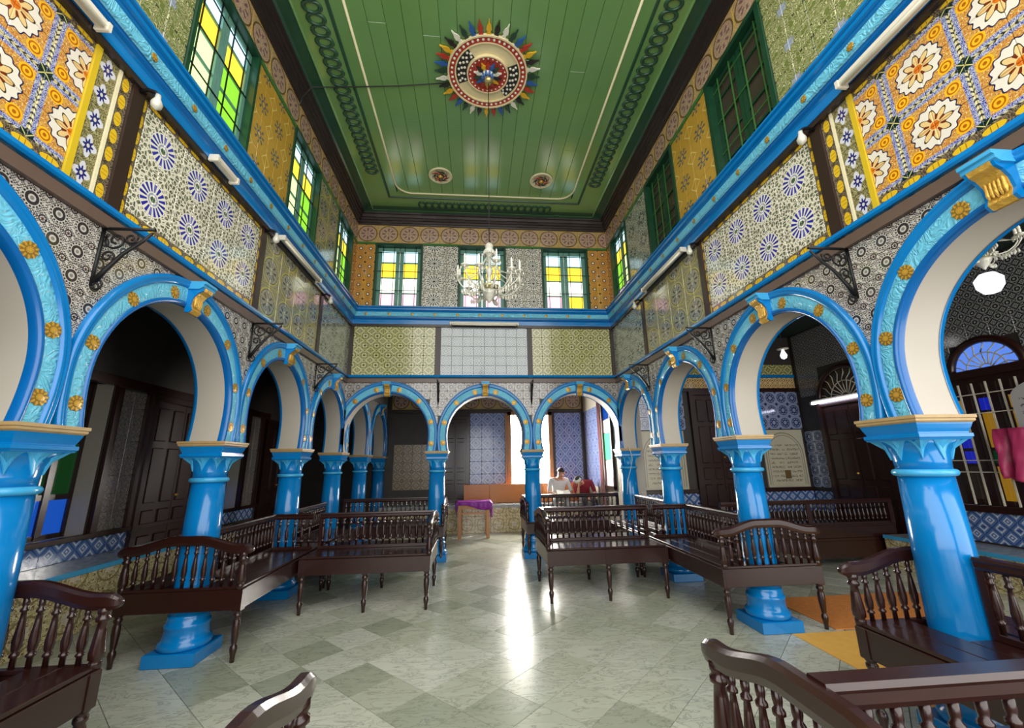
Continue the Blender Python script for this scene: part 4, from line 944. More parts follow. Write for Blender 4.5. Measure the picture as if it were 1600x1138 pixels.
def bench(name, label, x, y, rz, L, ends=(True, False), gaps=(), rail=None, hw=.48, legs=None, cross=None, group='dark turned wood benches'):
    """double sided bench, local x along, back rail on the axis; gaps = x ranges where a column passes through"""
    t = thing(name, label, 'bench', (x, y, 0), rz, group)
    zb, zs = .395, .56
    for sg in (-1, 1):
        MB().box(.0, L, sg * hw - .016, sg * hw + .016, zb, zs - .002, .004).build('apron', 'wood', t)
        for q in range(2):
            a = .165 + q * .16; lo, hi = (a, a + .158) if sg > 0 else (-a - .158, -a); MB().box(.012, L - .012, lo, hi, zs, zs + .022, .004).build('seat_plank', 'wood', t)
    cur = .012; segs = []
    for g0, g1 in sorted(gaps): segs.append((cur, g0)); cur = g1
    segs.append((cur, L - .012))
    for a, b in segs:
        if b - a > .03: MB().box(a, b, -.163, .163, zs, zs + .022, .004).build('seat_plank', 'wood', t)
    for e, xx in ((0, .0), (1, L)):
        MB().box(xx - .016, xx + .016, -hw, hw, zb, zs - .002, .004).build('apron', 'wood', t)
        if not ends[e]: continue
        n = 44; rows = []
        for k in range(n + 1):
            yy = -(hw + .068) * math.cos(PI * k / n); e = max(0.0, abs(yy) - hw + .005) / .0735; hh = .036 * math.sqrt(max(0.0, 1 - e * e)) + .003; zc = armz(yy, hw) - .036 - .012 * e; wx = .4 + .6 * math.sqrt(max(0.0, 1 - e * e))
            z0, z1 = zc - hh, zc + hh
            rows.append([(xx - .022 * wx, yy, z0), (xx + .022 * wx, yy, z0), (xx + .028 * wx, yy, zc - hh * .4), (xx + .028 * wx, yy, zc + hh * .65), (xx + .014 * wx, yy, z1), (xx - .014 * wx, yy, z1), (xx - .028 * wx, yy, zc + hh * .65), (xx - .028 * wx, yy, zc - hh * .4)])
        MB().loft(rows, False).build('armrest', 'wood', t)
        m = 11
        for k in range(m):
            yy = -hw + .09 + (2 * hw - .18) * k / (m - 1); h = armz(yy, hw) - .065 - (zs + .02)
            obj('spindle', SP, t, mw=Matrix.Translation((xx, yy, zs + .02)) @ Matrix.Diagonal((1, 1, h / .33, 1)))
        for sg in (-1, 1): obj('post', POST, t, mw=Matrix.Translation((xx, sg * (hw - .01), zs - .005)) @ Matrix.Diagonal((1, 1, (.855 - zs) / .31, 1)))
        MB().box(xx - .02, xx + .02, -hw + .03, hw - .03, zs, zs + .022, .003).build('armrest_sill', 'wood', t)
    for xx in (legs or (.02, L - .02)):
        for sg in (-1, 1):
            obj('leg', LEG, t, (xx, sg * (hw - .012), 0))
            MB().box(xx - .034, xx + .034, sg * (hw - .012) - .034, sg * (hw - .012) + .034, .385, zs, .006).build('leg_block', 'wood', t)
    prof0 = 0
    for r0, r1 in (rail or [(.03, L)]):
        prof = [(-.022, .935), (.022, .935), (.03, .95), (.03, .975), (.036, .985), (.03, 1.0), (-.03, 1.0), (-.036, .985), (-.03, .975), (-.03, .95)]
        MB().prism(prof, r0, r1, 'x').build('top_rail', 'wood', t)
        MB().box(r0, r1, -.02, .02, zs + .022, zs + .06, .004).build('lower_rail', 'wood', t)
        m = max(2, round((r1 - r0) / .08)); 
        for k in range(m):
            xx = r0 + (r1 - r0) * (k + .5) / m
            obj('spindle', SP, t, mw=Matrix.Translation((xx, 0, zs + .058)) @ Matrix.Diagonal((1, 1, (.94 - zs - .058) / .33, 1)))
        for xx in (r0 + .015, r1 - .015): MB().box(xx - .02, xx + .02, -.022, .022, zs + .022, .94, .003).build('rail_stile', 'wood', t)
    if cross:
        xc, sg = cross; y0, y1 = (.03, hw - .005) if sg > 0 else (-hw + .005, -.03)
        MB().prism([(xc + a, b) for a, b in prof], y0, y1, 'y').build('cross_rail', 'wood', t); MB().box(xc - .02, xc + .02, y0, y1, zs + .022, zs + .06, .004).build('cross_sill', 'wood', t)
        for k in range(5): obj('spindle', SP, t, mw=Matrix.Translation((xc, y0 + (y1 - y0) * (k + .5) / 5, zs + .058)) @ Matrix.Diagonal((1, 1, (.94 - zs - .058) / .33, 1)))
    return t
H2 = PI / 2
g4 = (.02, .345)
bench('turned_bench', 'dark turned bench running back from the left column with blue base', -XC, 4.07, H2, 2.06, (True, False), [g4, (1.74, 2.05)], [(.33, 1.58)], cross=(1.58, -1))
bench('turned_bench', 'dark turned bench across the left of the nave, nearer the camera than the purple table', -2.11, 5.65, 0, 1.41, (False, True), (), [(.02, 1.40)], legs=(.03, .71, 1.39))
bench('turned_bench', 'dark turned bench in the left row next to the far corner', -XC, 6.19, H2, 1.25, (False, False), (), [(.0, 1.24)])
bench('turned_bench', 'dark turned bench under the left far arch', -2.15, 7.96, 0, 1.43, (False, True), (), [(-.35, 1.42)], legs=(.03, 1.41))
bench('turned_bench', 'dark turned bench running back from the right column beside the orange rugs', XC, 4.07, H2, 2.06, (True, False), [g4, (1.74, 2.05)], [(.33, 1.58)], cross=(1.58, 1))
bench('turned_bench', 'dark turned bench across the right of the nave, before the reading people', 2.11, 5.65, PI, 1.43, (False, True), (), [(.02, 1.42)], legs=(.03, .72, 1.41))
bench('turned_bench', 'dark turned bench in the right row next to the far corner', XC, 6.19, H2, 1.25, (False, False), (), [(.0, 1.24)])
bench('turned_bench', 'dark turned bench under the right far arch in front of the people', 2.15, 7.96, PI, 1.43, (False, True), (), [(-.35, 1.42)], legs=(.03, 1.41))
bench('turned_bench', 'glossy dark bench around the largest right column', XC, .68, H2, 1.96, (False, True), [(1.625, 1.95)], [(.48, 1.62)], cross=(.48, 1))
bench('turned_bench', 'dark turned bench in the lower right corner, close to the camera', 2.11, 1.16, PI, 1.42, (False, True), (), [(.02, 1.41)])
bench('turned_bench', 'dark turned bench at the lower left picture edge around the left column', -2.60, .60, H2, 2.02, (False, True), [(1.69, 2.01)], [(.48, 1.68)], cross=(.48, -1))
bench('turned_bench', 'dark bench whose curved armrest pokes up at lower left centre', -2.06, 1.08, 0, 1.345, (False, True), (), [(.02, 1.335)])
# long bench with closed base in the right aisle
t = thing('long_bench', 'long dark bench with baluster back and closed base in the right aisle', 'bench', (3.45, 6.2, 0))
L = 2.75
MB().box(0, L, -.02, .02, .12, .36, .004).build('base_board', 'wood', t); MB().box(0, L, -.026, .026, .36, .40, .004).build('moulding', 'wood', t); MB().box(0, L, -.02, .02, .40, .56, .004).build('apron', 'wood', t)
MB().box(0, L, -.03, .45, .56, .585, .004).build('seat', 'wood', t); MB().box(0, L, .43, .46, .12, .56, .004).build('rear_board', 'wood', t); MB().prism([(-.03, .89), (.03, .89), (.04, .92), (.03, .95), (-.03, .95), (-.04, .92)], 0, L, 'x').build('top_rail', 'wood', t); MB().box(0, L, -.02, .02, .585, .62).build('lower_rail', 'wood', t)
for k in range(38): obj('spindle', SP, t, mw=Matrix.Translation((.04 + (L - .08) * k / 37, 0, .61)) @ Matrix.Diagonal((1, 1, .285 / .33, 1)))
for xx in (.03, L / 2, L - .03):
    MB().box(xx - .035, xx + .035, -.03, .03, .585, .9, .004).build('stile', 'wood', t)
    for yy in (0, .42): obj('leg', LEG, t, mw=Matrix.Translation((xx, yy, 0)) @ Matrix.Diagonal((1, 1, .35, 1)))
# ------------------------------------------------------------------ rugs
M['ochre'] = mat('ochre_felt', rough=.9, fn=paint((222, 168, 74), 10, 14)); M['russet'] = mat('russet_mat', rough=.95, fn=lambda n: n.mix(n.noise(n.objc(), 22.0, 4), lin((214, 140, 62)), lin((176, 98, 38))))
tag(MB().box(2.71, 4.7, 2.75, 4.02, .0, .006, .002).build('rug', 'ochre'), 'plain ochre rug on the floor between the right columns', 'rug')
tag(MB().box(3.18, 5.0, 4.06, 4.98, .0, .008, .002).build('rug', 'russet'), 'russet patterned rug behind the plain ochre one', 'rug')
# ------------------------------------------------------------------ table with purple cloth
t = thing('small_table', 'small pale wooden table under the purple cloth', 'table', (-.205, 9.9, 0))
for sx in (-.31, .31):
    for sy in (-.22, .22): MB().box(sx - .035, sx + .035, sy - .035, sy + .035, 0, .72, .005).build('leg', 'palewood', t)
MB().box(-.36, .36, -.27, .27, .72, .75, .005).build('top', 'palewood', t)
for sy in (-.22, .22): MB().box(-.28, .28, sy - .012, sy + .012, .60, .72).build('apron', 'palewood', t); 
for sx in (-.31, .31): MB().box(sx - .012, sx + .012, -.19, .19, .60, .72).build('apron', 'palewood', t)
MB().box(-.28, .28, -.235, -.21, .50, .54).build('stretcher', 'palewood', t)
M['purple'] = mat('purple_satin', rough=.45, fn=lambda n: n.mix(n.noise(n.objc(), 9.0, 3), lin((150, 36, 160)), lin((112, 20, 120)))); M['lilac'] = mat('lilac_lace', rough=.6, fn=lambda n: n.mix(n.gt(n.vor(n.objc(), 40.0), .2), lin((226, 140, 220)), lin((180, 96, 176))))
cb_ = MB(); nx, ny = 40, 24; rows = []
for i in range(nx + 1):
    row = []
    for j in range(ny + 1):
        u = -.56 + 1.12 * i / nx; v = -.40 + .80 * j / ny; z = .755; x, y = u, v
        if abs(u) > .385: d = abs(u) - .385; x = math.copysign(.385 + .02 * math.sin(v * 22), u); z -= d * (1.6 if u > 0 else 1.0)
        if v < -.29: z -= (-.29 - v) * (1.0 + .5 * math.sin(u * 6)); y = -.285 + .012 * math.sin(u * 30)
        if v > .29: z -= (v - .29); y = .285
        row.append((x, y, z + .004 * math.sin(u * 14 + v * 9)))
    rows.append(row)
cb_.strip(rows); tc = cb_.build('tablecloth', 'purple', None, (-.205, 9.9, 0)); tag(tc, 'crumpled purple satin cloth draped over the small table', 'tablecloth')
so = tc.modifiers.new('s', 'SOLIDIFY'); so.thickness = .006; so.offset = 1
ed = MB(); ed.strip([[(.40 + .012 * math.sin(k), -.24 + .02 * k, z) for z in (.70, .55, .42)] for k in range(24)]); e2 = ed.build('lilac_fringe', 'lilac', tc); m_ = e2.modifiers.new('s', 'SOLIDIFY'); m_.thickness = .005
# ------------------------------------------------------------------ chandelier
M['crystal'] = mat('cut_crystal', rough=.08, fn=paint((226, 224, 206), 20, 30), spec=.9, trans=.25); M['brassy'] = mat('pale_brass', rough=.25, metal=.7, fn=paint((190, 176, 120), 20, 20)); M['candle'] = mat('candle_white', rough=.4, col=(236, 230, 210))
DROP = MB().lathe([(.001, 0), (.009, .012), (.011, .022), (.006, .04), (.001, .046)], 6).mesh('drop', 'crystal')
def chandelier(name, label, x, y, ztop, zc, rad, n, s=1.0, rod=True):
    t = thing(name, label, 'chandelier', (x, y, zc))
    if rod:
        MB().tube([(0, 0, .62 * s), (0, 0, ztop - zc)], .006, 6).build('rod', 'cable', t)
        MB().lathe([(.005, 0), (.05, .02), (.055, .05), (.02, .07)], 12, 0, 0, ztop - zc - .07).build('ceiling_cup', 'brassy', t)
    MB().lathe([(a * s, b * s) for a, b in ((.004, -.2), (.02, -.18), (.05, -.14), (.085, -.09), (.1, -.05), (.05, -.02), (.03, 0), (.045, .03), (.03, .07), (.02, .16), (.04, .2), (.05, .24), (.02, .28), (.018, .4), (.03, .43), (.06, .46), (.075, .5), (.05, .53), (.055, .58), (.02, .62))], 16).build('stem', 'crystal', t)
    MB().lathe([(a * s, b * s) for a, b in ((.03, -.05), (.12, -.01), (.13, .01), (.1, .012))], 16).build('bowl', 'brassy', t)
    for k in range(n):
        a = 2 * PI * (k + .35) / n; c, q = math.cos(a), math.sin(a); up = .05 * (k % 2)
        pts = [(c * r_ * rad, q * r_ * rad, z * s + up) for r_, z in ((.1, .0), (.25, -.06), (.45, -.085), (.65, -.06), (.82, .0), (.92, .06), (.93, .1))]
        ar = MB().tube(pts, .009 * s, 6).build('arm', 'crystal', t)
        px, py, pz = pts[-1]
        MB().lathe([(.01, 0), (.045 * s, .012), (.05 * s, .022), (.015, .02)], 12, px, py, pz).build('drip_pan', 'crystal', ar)
        MB().lathe([(.011, .02), (.012, .1 * s), (.01, .105 * s)], 8, px, py, pz).build('candle', 'candle', ar)
        MB().lathe([(.008, .1 * s), (.013, .125 * s), (.008, .155 * s), (.001, .175 * s)], 8, px, py, pz).build('bulb', 'candle', ar)
        for j in range(4):
            b_ = 2 * PI * j / 4; obj('drop', DROP, ar, mw=Matrix.Translation((px + .045 * s * math.cos(b_), py + .045 * s * math.sin(b_), pz - .035 * s)) @ Matrix.Diagonal((s, s, s, 1)))
        for q_ in (.3, .42, .58, .7, .8): obj('drop', DROP, ar, mw=Matrix.Translation((c * q_ * rad, q * q_ * rad, -.15 * s + up + .06 * s * abs(q_ - .5) * 2)) @ Matrix.Diagonal((1.3 * s, 1.3 * s, 1.5 * s, 1)))
        MB().tube([(c * .03, q * .03, .42 * s), (c * .35 * rad, q * .35 * rad, .2 * s), (c * .7 * rad, q * .7 * rad, .1 * s + up), (c * .92 * rad, q * .92 * rad, .09 * s + up)], .006 * s, 5).build('bead_garland', 'crystal', ar)
        obj('drop', DROP, ar, mw=Matrix.Translation((c * .5 * rad, q * .5 * rad, -.145 * s + up)) @ Matrix.Diagonal((1.4 * s, 1.4 * s, 1.4 * s, 1)))
    for k in range(14):
        a = 2 * PI * k / 14; obj('drop', DROP, t, mw=Matrix.Translation((.125 * s * math.cos(a), .125 * s * math.sin(a), -.05 * s)) @ Matrix.Diagonal((1.2 * s, 1.2 * s, 1.2 * s, 1)))
        obj('drop', DROP, t, mw=Matrix.Translation((.07 * s * math.cos(a), .07 * s * math.sin(a), .44 * s)) @ Matrix.Diagonal((1.2 * s, 1.2 * s, 1.2 * s, 1)))
    return t
chandelier('chandelier', 'crystal chandelier hanging on a rod in the middle of the nave', -.03, 4.3, 6.36, 3.47, .38, 12, .9)
chandelier('chandelier', 'crystal chandelier with added glare globe glimpsed in the right aisle', 4.1, 2.85, 4.1, 3.2, .26, 8, .6)
gl = MB().lathe([(.001, -.1), (.05, -.085), (.085, -.03), (.09, .03), (.05, .08), (.01, .09)], 16); gb = gl.build('glare_globe', 'lamp_glow', None, (4.1, 2.85, 2.96)); tag(gb, 'glowing white globe added as the glare of the right aisle chandelier', 'lamp')  # no separate lamp: globe added to give the chandelier its blown-out glow
# ------------------------------------------------------------------ painted sunburst on the ceiling
sun = thing('ceiling_sunburst', 'painted wooden sunburst medallion in the middle of the green ceiling', 'ceiling medallion', (-.04, 4.3, Z_CEIL))
for nm, c in (('sun_red', (176, 58, 40)), ('sun_cream', (232, 216, 170)), ('sun_black', (40, 34, 30)), ('sun_blue', (44, 92, 158)), ('sun_yellow', (222, 174, 40)), ('sun_green', (40, 66, 48)), ('sun_white', (228, 224, 206))): M[nm] = mat(nm, rough=.35, fn=paint(c, 8, 12))
def disc(r0, r1, z0, z1, m, name, a0=0, a1=2 * PI, n=48):
    rows = []
    for k in range(n + 1):
        a = a0 + (a1 - a0) * k / n; c, s = math.cos(a), math.sin(a); rows.append([(r0 * c, r0 * s, z0), (r0 * c, r0 * s, z1), (r1 * c, r1 * s, z1), (r1 * c, r1 * s, z0)])
    return MB().strip(rows, False).build(name, m, sun)
disc(.0, .50, 0, -.02, 'sun_cream', 'disc'); disc(.42, .49, -.018, -.032, 'sun_red', 'red_ring'); disc(.49, .51, -.01, -.045, 'sun_cream', 'outer_rim'); disc(.405, .42, -.01, -.04, 'sun_cream', 'inner_rim')
for a in (R(14), PI + R(14)): disc(.27, .40, -.018, -.026, 'sun_black', 'black_segment', a - R(38), a + R(38), 12)
disc(.2, .25, -.02, -.045, 'sun_red', 'inner_red_ring'); disc(.25, .265, -.02, -.055, 'sun_cream', 'inner_red_rim'); disc(.0, .2, -.02, -.035, 'sun_red', 'hub_plate')
DOT = MB().lathe([(.016, 0), (.016, -.008), (.01, -.014)], 8).mesh('dot', 'sun_white')
for k in range(44): a = 2 * PI * k / 44; obj('dot', DOT, sun, (.455 * math.cos(a), .455 * math.sin(a), -.03))
for k in range(24): a = 2 * PI * k / 24; obj('dot', DOT, sun, mw=Matrix.Translation((.225 * math.cos(a), .225 * math.sin(a), -.043)) @ Matrix.Scale(.7, 4))
for a0 in (R(14), PI + R(14)):
    for rr, n_ in ((.30, 5), (.335, 6), (.37, 6)):
        for k in range(n_): a = a0 - R(32) + R(64) * k / (n_ - 1) + (R(4) if n_ == 6 and rr < .35 else 0); obj('dot', DOT, sun, (rr * math.cos(a), rr * math.sin(a), -.024))
RC = ['sun_yellow', 'sun_red', 'sun_blue', 'sun_green', 'sun_white', 'sun_black']; RM = {}
outl = [(-.02, 0), (.02, 0), (.028, .02), (.012, .035), (.032, .065), (.026, .1), (.01, .13), (.004, .175), (-.004, .175), (-.01, .13), (-.026, .1), (-.032, .065), (-.012, .035), (-.028, .02)]
for m in RC: RM[m] = MB().prism(outl, -.02, .0, 'z').mesh('ray', m)
for k in range(36): obj('ray', RM[RC[(k * 5) % 6]], sun, mw=Matrix.Rotation(2 * PI * k / 36, 4, 'Z') @ Matrix.Translation((0, .5, -.012)))
for k in range(14):
    obj('petal', RM[RC[k % 6]], sun, mw=Matrix.Rotation(2 * PI * k / 14, 4, 'Z') @ Matrix.Translation((0, .06, -.04)) @ Matrix.Diagonal((1.1, .7, 1, 1)))
MB().lathe([(.09, -.035), (.085, -.06), (.05, -.09), (.01, -.1)], 16).build('hub_boss', 'sun_white', sun)
STR = MB().lathe([(.002, 0), (.018, .01), (.012, .1)], 6).mesh('hub_stripe', 'sun_blue')
for k in range(10): a = 2 * PI * k / 10; obj('hub_stripe', STR, sun, mw=Matrix.Rotation(a, 4, 'Z') @ Matrix.Translation((.05, 0, -.11)) @ Matrix.Rotation(R(24), 4, 'Y'))
def rose(x, y, label):
    t = thing('ceiling_rose', label, 'ceiling rose', (x, y, Z_CEIL), group='small round ceiling roses')
    MB().lathe([(.2, 0), (.205, -.02), (.185, -.03), (.18, -.022), (.04, -.024), (.0, -.024)], 28).build('disc', 'cream', t)
    for k in range(9):
        a = 2 * PI * k / 9; MB().tube([((.05 + .1 * q) * math.cos(a + .7 * math.sin(q * 5)), (.05 + .1 * q) * math.sin(a + .7 * math.sin(q * 5)), -.03) for q in (0, .25, .5, .75, 1)], [.009, .007, .01, .006, .003], 5).build('leaf_scroll', 'sun_black' if k % 3 else 'sun_red', t)
    MB().lathe([(.035, -.02), (.04, -.035), (.02, -.05), (.002, -.055)], 12).build('boss', 'gold', t)
rose(-.80, 6.3, 'small cream ceiling rose left of the chandelier rod'); rose(.97, 6.32, 'small cream ceiling rose right of the chandelier rod')
w_ = MB().tube([(-2.45, 4.62, 6.1), (-2.44, 4.62, 6.22), (-2.33, 4.62, 6.40), (-2.0, 4.62, 6.425), (-1.2, 4.55, 6.43), (-.5, 4.45, 6.43)], .008, 5).build('ceiling_cable', 'cable'); tag(w_, 'thin black cable crossing the ceiling to the sunburst', 'cable')
# ------------------------------------------------------------------ iron brackets, tube lamps, little bulbs
def bracket(side, a, label):
    t = thing('iron_bracket', label, 'bracket', (0, 0, 0), 0, 'scrolled iron brackets'); pl = BD[side]; o = Vector(W(side, pl, a, 3.0, .014)); t.location = o
    F = {'left': Vector((1, 0, 0)), 'right': Vector((-1, 0, 0)), 'far': Vector((0, -1, 0))}[side]
    def Q(d, z): return F * d + Vector((0, 0, z))
    MB().tube([Q(.0, .02), Q(.0, -.36)], .012, 6).build('back_bar', 'iron', t); MB().tube([Q(0, .02), Q(.3, .02)], .010, 6).build('top_bar', 'iron', t)
    MB().tube([Q(.012, -.34), Q(.06, -.26), (Q(.14, -.15)), Q(.24, -.06), Q(.29, .0)], [.016, .015, .012, .01, .008], 6).build('brace', 'iron', t)
    def sp(cx, cz, r, turns, s0, name):
        MB().tube([Q(cx + r * (1 - .75 * k / 24) * math.cos(s0 + turns * 2 * PI * k / 24), cz + r * (1 - .75 * k / 24) * math.sin(s0 + turns * 2 * PI * k / 24)) for k in range(25)], .007, 5).build(name, 'iron', t)
    sp(.085, -.06, .065, 1.4, 2.4, 'scroll'); sp(.17, -.045, .04, -1.3, .5, 'scroll'); sp(.055, -.17, .04, 1.3, -.6, 'scroll'); sp(-.0 + .03, -.36, .035, -1.2, 1.2, 'scroll')
for y, nm in ((2.515, 'above the column at the picture edge'), (4.3, 'above the second left column'), (6.08, 'next to the far corner')): bracket('left', y, 'black scrolled iron bracket on the left wall, ' + nm)
for y, nm in ((2.49, 'above the largest right column'), (4.27, 'above the column beside the rugs'), (6.06, 'next to the far corner')): bracket('right', y, 'black scrolled iron bracket on the right wall, ' + nm)
for x, nm in ((-.85, 'between left and middle arches'), (.85, 'between middle and right arches')): bracket('far', x, 'black iron bracket on the far wall ' + nm)
def tubelamp(side, a0, a1, label, box=False):
    t = thing('tube_lamp', label, 'lamp', W(side, BD[side], (a0 + a1) / 2, Z_CO0, .06), 0, 'unlit tube lamps under the cornice'); z = .0; pl = BD[side]
    off = Vector(t.location)
    h = MB(); bar(h, side, pl, a0, a1, Z_CO0 - .012, Z_CO0 + .04, .06, .13, .012); h.v = [tuple(Vector(p) - off) for p in h.v]; h.build('housing', 'whitemetal', t)
    if not box:
        u = MB().tube([Vector(W(side, pl, a0 + .03, Z_CO0 - .02, .12)) - off, Vector(W(side, pl, a1 - .03, Z_CO0 - .02, .12)) - off], .014, 8); u.build('tube', 'candle', t)
    for e in (a0, a1):
        k = MB(); bar(k, side, pl, e - .012, e + .012, Z_CO0 - .03, Z_CO0 + .035, .055, .137, .005); k.v = [tuple(Vector(p) - off) for p in k.v]; k.build('end_cap', 'whitemetal', t)
tubelamp('left', .95, 2.13, 'long unlit tube lamp under the blue cornice, top left of the picture'); tubelamp('left', 3.22, 3.52, 'short white box fitting under the left cornice', True); tubelamp('left', 4.5, 5.65, 'long unlit tube lamp under the left cornice, further back')
tubelamp('right', 1.0, 2.18, 'long unlit tube lamp under the blue cornice, top right of the picture'); tubelamp('right', 4.5, 5.75, 'long unlit tube lamp under the right cornice, further back'); tubelamp('far', -.65, .62, 'long unlit tube lamp under the far cornice')
def bulb(side, a, label, z=4.07):
    p = Vector(W(side, BD[side], a, z, .03)); t = thing('bulb_lamp', label, 'lamp', p, 0, 'small bulbs on the timber posts')
    F = Vector(W(side, 0, 0, 0, 1)) - Vector(W(side, 0, 0, 0, 0))
    MB().tube([(0, 0, 0), F * .05 + Vector((0, 0, .02)), F * .1, F * .12 + Vector((0, 0, -.03))], .014, 6).build('arm', 'iron', t)
    MB().lathe([(.016, -.02), (.018, -.05), (.035, -.09), (.03, -.12), (.004, -.14)], 10, *(F * .12)).build('globe', 'crystal', t)
for side in ('left', 'right'):
    for y, nm in ((2.52, 'nearest timber post'), (4.27, 'second timber post'), (6.03, 'third timber post')): bulb(side, y, 'small clear bulb on an iron arm at the %s of the %s frieze' % (nm, side))
t = thing('tube_lamp', 'brightly lit tube lamp across the top of the tall dark door', 'lamp', (XR - .12, 6.95, 2.6)); MB().box(-.03, .03, -.56, .56, .02, .06, .006).build('housing', 'whitemetal', t); MB().tube([(-.03, -.53, 0), (-.03, .53, 0)], .02, 8).build('tube', 'tube_glow', t)
for s in (-1, 1): MB().box(-.055, .0, s * .55 - .02, s * .55 + .02, -.025, .03, .004).build('end_cap', 'whitemetal', t)
t = thing('pendant_bulb', 'bare white bulb hanging in the right aisle', 'lamp', (5.05, 6.4, 3.28)); MB().tube([(0, 0, .1), (0, 0, .82)], .006, 5).build('cord', 'cable', t); MB().lathe([(.001, -.07), (.04, -.05), (.055, 0), (.03, .06), (.018, .09), (.018, .12)], 12).build('globe', 'lamp_glow', t); MB().lathe([(.02, .1), (.09, .105), (.09, .115), (.02, .13)], 14).build('shade', 'whitemetal', t)
# ------------------------------------------------------------------ pink scarf over the grille
M['scarf'] = mat('pink_satin', rough=.42, fn=lambda n: n.mix(n.noise(n.objc(), 5.0, 3), lin((206, 70, 120)), lin((168, 34, 84))))
rows = []; sc_ = MB()
for i in range(31):
    a = 3.55 + .05 + 1.12 * i / 30; row = []
    for j in range(19):
        f = j / 18; z = 1.88 - .52 * f * (1 - .22 * math.sin(i * .2)) + .02 * math.sin(i * 1.7) * f; d = .19 + .07 * math.sin(i * 1.1 + 2.2 * f) * (.3 + f) * .8 + .025 * math.sin(i * 2.3 + 5 * f); row.append(W('right', XR, a - .12 * f * math.sin(i * .21), z, d))
    rows.append(row)
sc_.strip(rows); o = sc_.build('scarf', 'scarf'); tag(o, 'pink satin scarf slung over the white window bars below the sign', 'scarf'); m_ = o.modifiers.new('s', 'SOLIDIFY'); m_.thickness = .012
cw = MB().tube([(XC - .06, 7.67 - .215, 1.83), (XC - .02, 7.67 - .22, 1.74), (XC + .01, 7.67 - .2, 1.6), (XC - .04, 7.67 - .175, 1.4), (XC - .09, 7.67 - .165, 1.25), (XC - .12, 7.67 - .15, 1.0)], .006, 5).build('white_cord', 'whitemetal'); tag(cw, 'thin white cord hanging down the right corner column', 'cord')
# ------------------------------------------------------------------ the two readers
M['skin'] = mat('skin', rough=.5, fn=paint((214, 160, 132), 8, 10)); M['hair'] = mat('dark_hair', rough=.6, fn=paint((44, 32, 28), 8, 30)); M['shirt_white'] = mat('white_shirt', rough=.8, fn=paint((232, 230, 228), 6, 12)); M['trousers_grey'] = mat('grey_trousers', rough=.85, fn=paint((150, 152, 150), 8, 12))
M['shirt_red'] = mat('dark_red_shirt', rough=.75, fn=paint((132, 26, 40), 10, 12)); M['trousers_dark'] = mat('dark_trousers', rough=.85, fn=paint((46, 42, 46), 6, 12)); M['shoe'] = mat('dark_shoes', rough=.4, col=(36, 30, 28)); M['cap_white'] = mat('white_skullcap', rough=.8, col=(214, 210, 200)); M['cap_green'] = mat('dark_green_crown', rough=.8, col=(36, 44, 36)); M['page'] = mat('paper_page', rough=.7, fn=paint((236, 232, 222), 6, 30))
def figure(label, J, E, loc, mats):
    me = bpy.data.meshes.new('person'); names = list(J); me.from_pydata([J[k][0] for k in names], [(names.index(a), names.index(b)) for a, b, m in E], [])
    o = obj('person', me, None, loc); sk = o.modifiers.new('skin', 'SKIN'); sk.use_smooth_shade = True; sb = o.modifiers.new('sub', 'SUBSURF'); sb.levels = 1; sb.render_levels = 1
    for k, v in zip(names, me.skin_vertices[0].data): r = J[k][1]; v.radius = r if isinstance(r, tuple) else (r, r); v.use_root = (k == 'pelvis')
    dg = bpy.context.evaluated_depsgraph_get(); dg.update(); ev = bpy.data.meshes.new_from_object(o.evaluated_get(dg)); o.modifiers.clear(); o.data = ev
    for m in mats: ev.materials.append(M[m])
    segs = [(Vector(J[a][0]), Vector(J[b][0]), mats.index(m)) for a, b, m in E]
    for p in ev.polygons:
        c = p.center; best = (1e9, 0)
        for a, b, mi in segs:
            ab = b - a; t_ = max(0, min(1, (c - a).dot(ab) / max(1e-9, ab.length_squared))); d = (c - a - ab * t_).length
            if d < best[0]: best = (d, mi)
        p.material_index = best[1]; p.use_smooth = True
    return tag(o, label, 'person')
def hand(J, E, w, pre, d, up, side):
    w = Vector(w); d = Vector(d).normalized(); up = Vector(up).normalized(); s = d.cross(up) * side; pc = w + d * .06
    J[pre + 'palm'] = (tuple(pc), (.034, .018)); E.append((pre + 'wrist', pre + 'palm', 'skin'))
    for k, (o_, l) in enumerate(((-.026, .06), (-.009, .07), (.009, .066), (.026, .052))):
        b = pc + d * .035 + s * o_; J[pre + 'f%da' % k] = (tuple(b), .009); J[pre + 'f%db' % k] = (tuple(b + d * l * .6 - up * .012), .008); J[pre + 'f%dc' % k] = (tuple(b + d * l - up * .035), .007)
        E += [(pre + 'palm', pre + 'f%da' % k, 'skin'), (pre + 'f%da' % k, pre + 'f%db' % k, 'skin'), (pre + 'f%db' % k, pre + 'f%dc' % k, 'skin')]
    tb = pc - d * .01 - s * .035; J[pre + 'ta'] = (tuple(tb), .010); J[pre + 'tb'] = (tuple(tb + d * .035 - s * .018 - up * .01), .008); E += [(pre + 'palm', pre + 'ta', 'skin'), (pre + 'ta', pre + 'tb', 'skin')]
